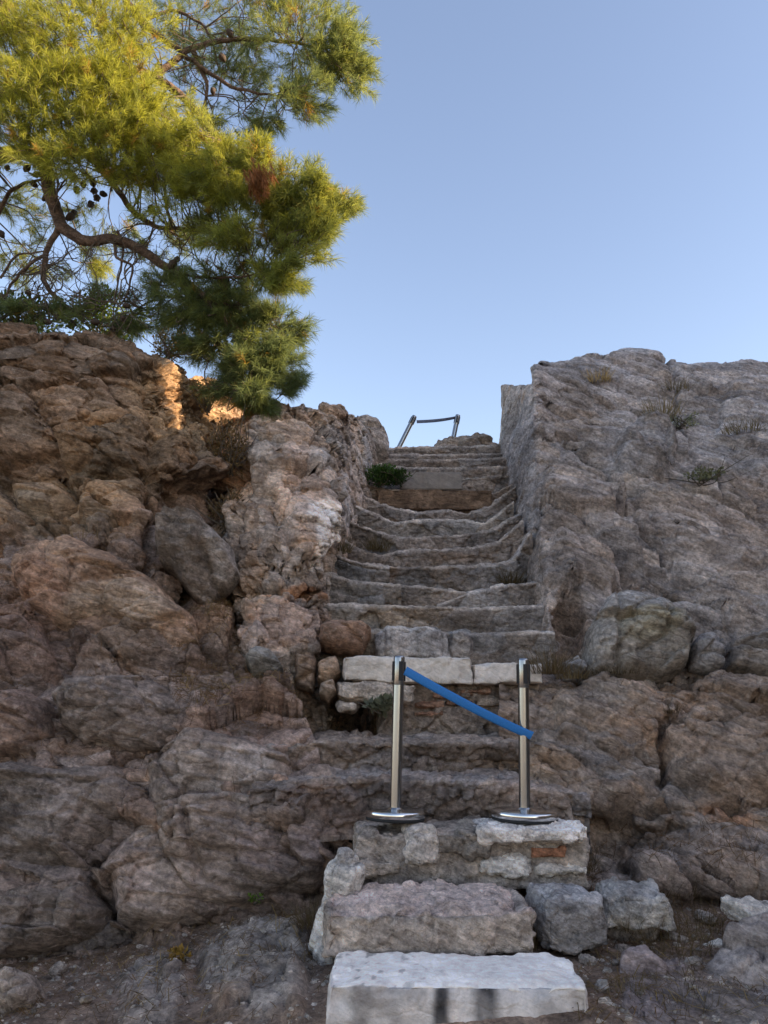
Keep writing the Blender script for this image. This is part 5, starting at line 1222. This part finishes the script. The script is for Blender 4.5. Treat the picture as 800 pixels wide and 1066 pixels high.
bush(pix(176, 372, 7.0), 'straw-coloured shrub at the cliff edge under the pine', 0.22, 0.14, 700, 0.03, 'straw', (0.9, 0.85, 0.55), 8, 16)
bush(pix(105, 350, 7.6), 'yellow-green shrub on the cliff top behind the bare branches', 0.5, 0.24, 1700, 0.05, 'greenleaf', (1.6, 1.25, 0.7), 9, 20)
bush(pix(20, 350, 7.6), 'olive-green shrub on the cliff top at the left edge', 0.5, 0.22, 1500, 0.05, 'greenleaf', (1.0, 0.85, 0.6), 10, 20)
bush(pix(395, 742, 5.15), 'low grey succulent under the rough flat stone', 0.11, 0.05, 160, 0.05, 'greyleaf', (1.0, 1.0, 1.0), 11, 4, cat='plant', name='succulent')
bush(pix(268, 940, 4.5), 'tiny yellow-green sprig under the huge slanting rock', 0.045, 0.025, 40, 0.022, 'greenleaf', (1.7, 1.5, 0.8), 12, 3, cat='plant', name='weed_sprig')
bush(pix(186, 1000, 4.0), 'small ochre weed on the earth before the cliff foot', 0.06, 0.025, 90, 0.03, 'straw', (1.0, 0.75, 0.3), 13, 3, cat='plant', name='weed')

# ------------------------------------------------------------------ fallen needles and straw: nobody could count them
def litter(name, label, srcs, n, L, w, col, seed, clump=0.4):
    rs = np.random.default_rng(seed); PV = []; 
    PP = []; NN_ = []
    for key, boxes, thr in srcs:
        G, N, *_ = RESULT[key]
        qx, qy = proj(G); up = N[..., 2] > thr
        for (x0, y0, x1, y1, wt) in boxes:
            m = up & (qx > x0) & (qx < x1) & (qy > y0) & (qy < y1)
            m &= fbm(G * 2.6, 3, seed) > -0.12
            idx = np.flatnonzero(m.ravel())
            if len(idx) == 0: continue
            idx = rs.choice(idx, int(wt * n))
            PP.append(G.reshape(-1, 3)[idx]); NN_.append(N.reshape(-1, 3)[idx])
    P = np.concatenate(PP); N = np.concatenate(NN_); m = len(P)
    P = P + rs.normal(size=P.shape) * 0.006 + N * rs.uniform(0.002, 0.016, (m, 1))
    d = rs.normal(size=(m, 3)); d -= N * (d * N).sum(1, keepdims=True) * 0.85; d /= np.linalg.norm(d, axis=1, keepdims=True)
    s = np.cross(d, N); s /= np.linalg.norm(s, axis=1, keepdims=True) + 1e-9
    ln = L * rs.uniform(0.4, 1.3, (m, 1)); ww = w * rs.uniform(0.7, 1.3, (m, 1)); bend = N * ln * rs.uniform(-0.1, 0.25, (m, 1))
    V = np.stack([P - d * ln / 2 - s * ww / 2, P - d * ln / 2 + s * ww / 2, P + bend + s * ww / 2, P + d * ln / 2 + s * ww / 2, P + d * ln / 2 - s * ww / 2, P + bend - s * ww / 2], 1).reshape(-1, 3)
    b = np.arange(m) * 6
    Q = np.concatenate([np.stack([b, b + 1, b + 2, b + 5], 1), np.stack([b + 5, b + 2, b + 3, b + 4], 1)])
    C_ = np.repeat(np.array(col) * rs.uniform(0.4, 1.5, (m, 1)), 6, 0)
    o = mesh_from(name, V, Q, M['straw'], False, C_); tag(o, label, None, None, 'stuff'); return o
litter('pine_litter', 'fallen brown pine needles on the ledges and earth',
       [('L', [(180, 560, 340, 760, 0.30), (-50, 560, 200, 720, 0.08), (0, 690, 330, 830, 0.08)], 0.25), ('G', [(-40, 940, 345, 1066, 0.22), (600, 920, 860, 1066, 0.22)], 0.3), ('B', [(540, 690, 850, 730, 0.05), (590, 850, 850, 945, 0.1)], 0.3)],
       9000, 0.075, 0.0022, (0.62, 0.43, 0.3), 5)
litter('dry_straw', 'scattered pale straw and grass stalks', [('G', [(0, 950, 340, 1066, 0.3), (600, 930, 860, 1066, 0.4)], 0.3), ('L', [(190, 600, 330, 750, 0.3)], 0.3)], 1500, 0.11, 0.0028, (1.0, 0.85, 0.6), 6)
# gravel on the earth
def pebbles(n, seed):
    rs = np.random.default_rng(seed); G, N, *_ = RESULT['G']; qx, qy = proj(G)
    m = (((qx > -20) & (qx < 345)) | ((qx > 600) & (qx < 850))) & (qy > 945) & (qy < 1080)
    idx = rs.choice(np.flatnonzero(m.ravel()), n); P = G.reshape(-1, 3)[idx]
    V0, Q0 = lathe([(0.001, -0.6), (0.7, -0.4), (1.0, 0.0), (0.75, 0.45), (0.001, 0.62)], 7)
    s = (0.004 + 0.016 * rs.random(n) ** 4)[:, None, None]
    sc3 = rs.uniform(0.6, 1.3, (n, 1, 3)) * s
    V = V0[None] * sc3 * (1 + 0.25 * rs.normal(size=(n, len(V0), 1)))
    an = rs.uniform(0, 6.3, n); ca, sa = np.cos(an)[:, None], np.sin(an)[:, None]
    V = np.stack([V[..., 0] * ca - V[..., 1] * sa, V[..., 0] * sa + V[..., 1] * ca, V[..., 2]], -1) + P[:, None]
    Q = (Q0[None] + (np.arange(n) * len(V0))[:, None, None]).reshape(-1, 4)
    C_ = np.repeat(np.array((0.33, 0.3, 0.27)) * rs.uniform(0.5, 1.4, (n, 1)), len(V0), 0)
    o = mesh_from('gravel', V.reshape(-1, 3), Q, M['masonry'], False, C_); tag(o, 'grit and gravel on the earth', None, None, 'stuff')
pebbles(1800, 8)
# ------------------------------------------------------------------ light, sky, camera
SUN = np.array([0.85, -0.30, 0.36]); SUN /= np.linalg.norm(SUN)
w = bpy.data.worlds.new('World'); sc.world = w; w.use_nodes = True
nt = w.node_tree; nt.nodes.clear()
sky = nt.nodes.new('ShaderNodeTexSky'); sky.sky_type = 'NISHITA'; sky.sun_disc = False
sky.sun_elevation = math.asin(SUN[2]); sky.sun_rotation = math.atan2(SUN[0], SUN[1])
sky.altitude = 100; sky.air_density = 1.0; sky.dust_density = 0.9; sky.ozone_density = 2.0
bg = nt.nodes.new('ShaderNodeBackground'); bg.inputs['Strength'].default_value = 0.132
wo = nt.nodes.new('ShaderNodeOutputWorld'); nt.links.new(sky.outputs[0], bg.inputs[0]); nt.links.new(bg.outputs[0], wo.inputs[0])
ld = bpy.data.lights.new('sun', 'SUN'); ld.energy = 5.0; ld.angle = R(0.5); ld.color = (1.0, 0.86, 0.66)
lo = bpy.data.objects.new('sun', ld); COL.objects.link(lo)
from mathutils import Vector
lo.rotation_euler = Vector((-SUN[0], -SUN[1], -SUN[2])).to_track_quat('-Z', 'Y').to_euler(); lo.location = (-6, 6, 9)
cd = bpy.data.cameras.new('camera'); cam = bpy.data.objects.new('camera', cd); COL.objects.link(cam)
cam.location = (0, 0, EYE); cam.rotation_euler = (R(90) + PITCH, 0, 0)
cd.sensor_fit = 'VERTICAL'; cd.sensor_height = 24; cd.lens = 24 * F / 1066; cd.clip_end = 2000; cd.clip_start = 0.05
sc.camera = cam
sc.view_settings.view_transform = 'Standard'; sc.view_settings.look = 'None'; sc.view_settings.gamma = 1; sc.view_settings.exposure = 1.52
sc.view_settings.use_white_balance = True; sc.view_settings.white_balance_temperature = 7750; sc.view_settings.white_balance_tint = 18
sc.cycles.max_bounces = 8; sc.cycles.diffuse_bounces = 2; sc.cycles.transparent_max_bounces = 8
sc.render.film_transparent = False
sc.cycles.use_denoising = True; sc.cycles.denoising_prefilter = 'ACCURATE'; sc.cycles.denoising_input_passes = 'RGB_ALBEDO_NORMAL'
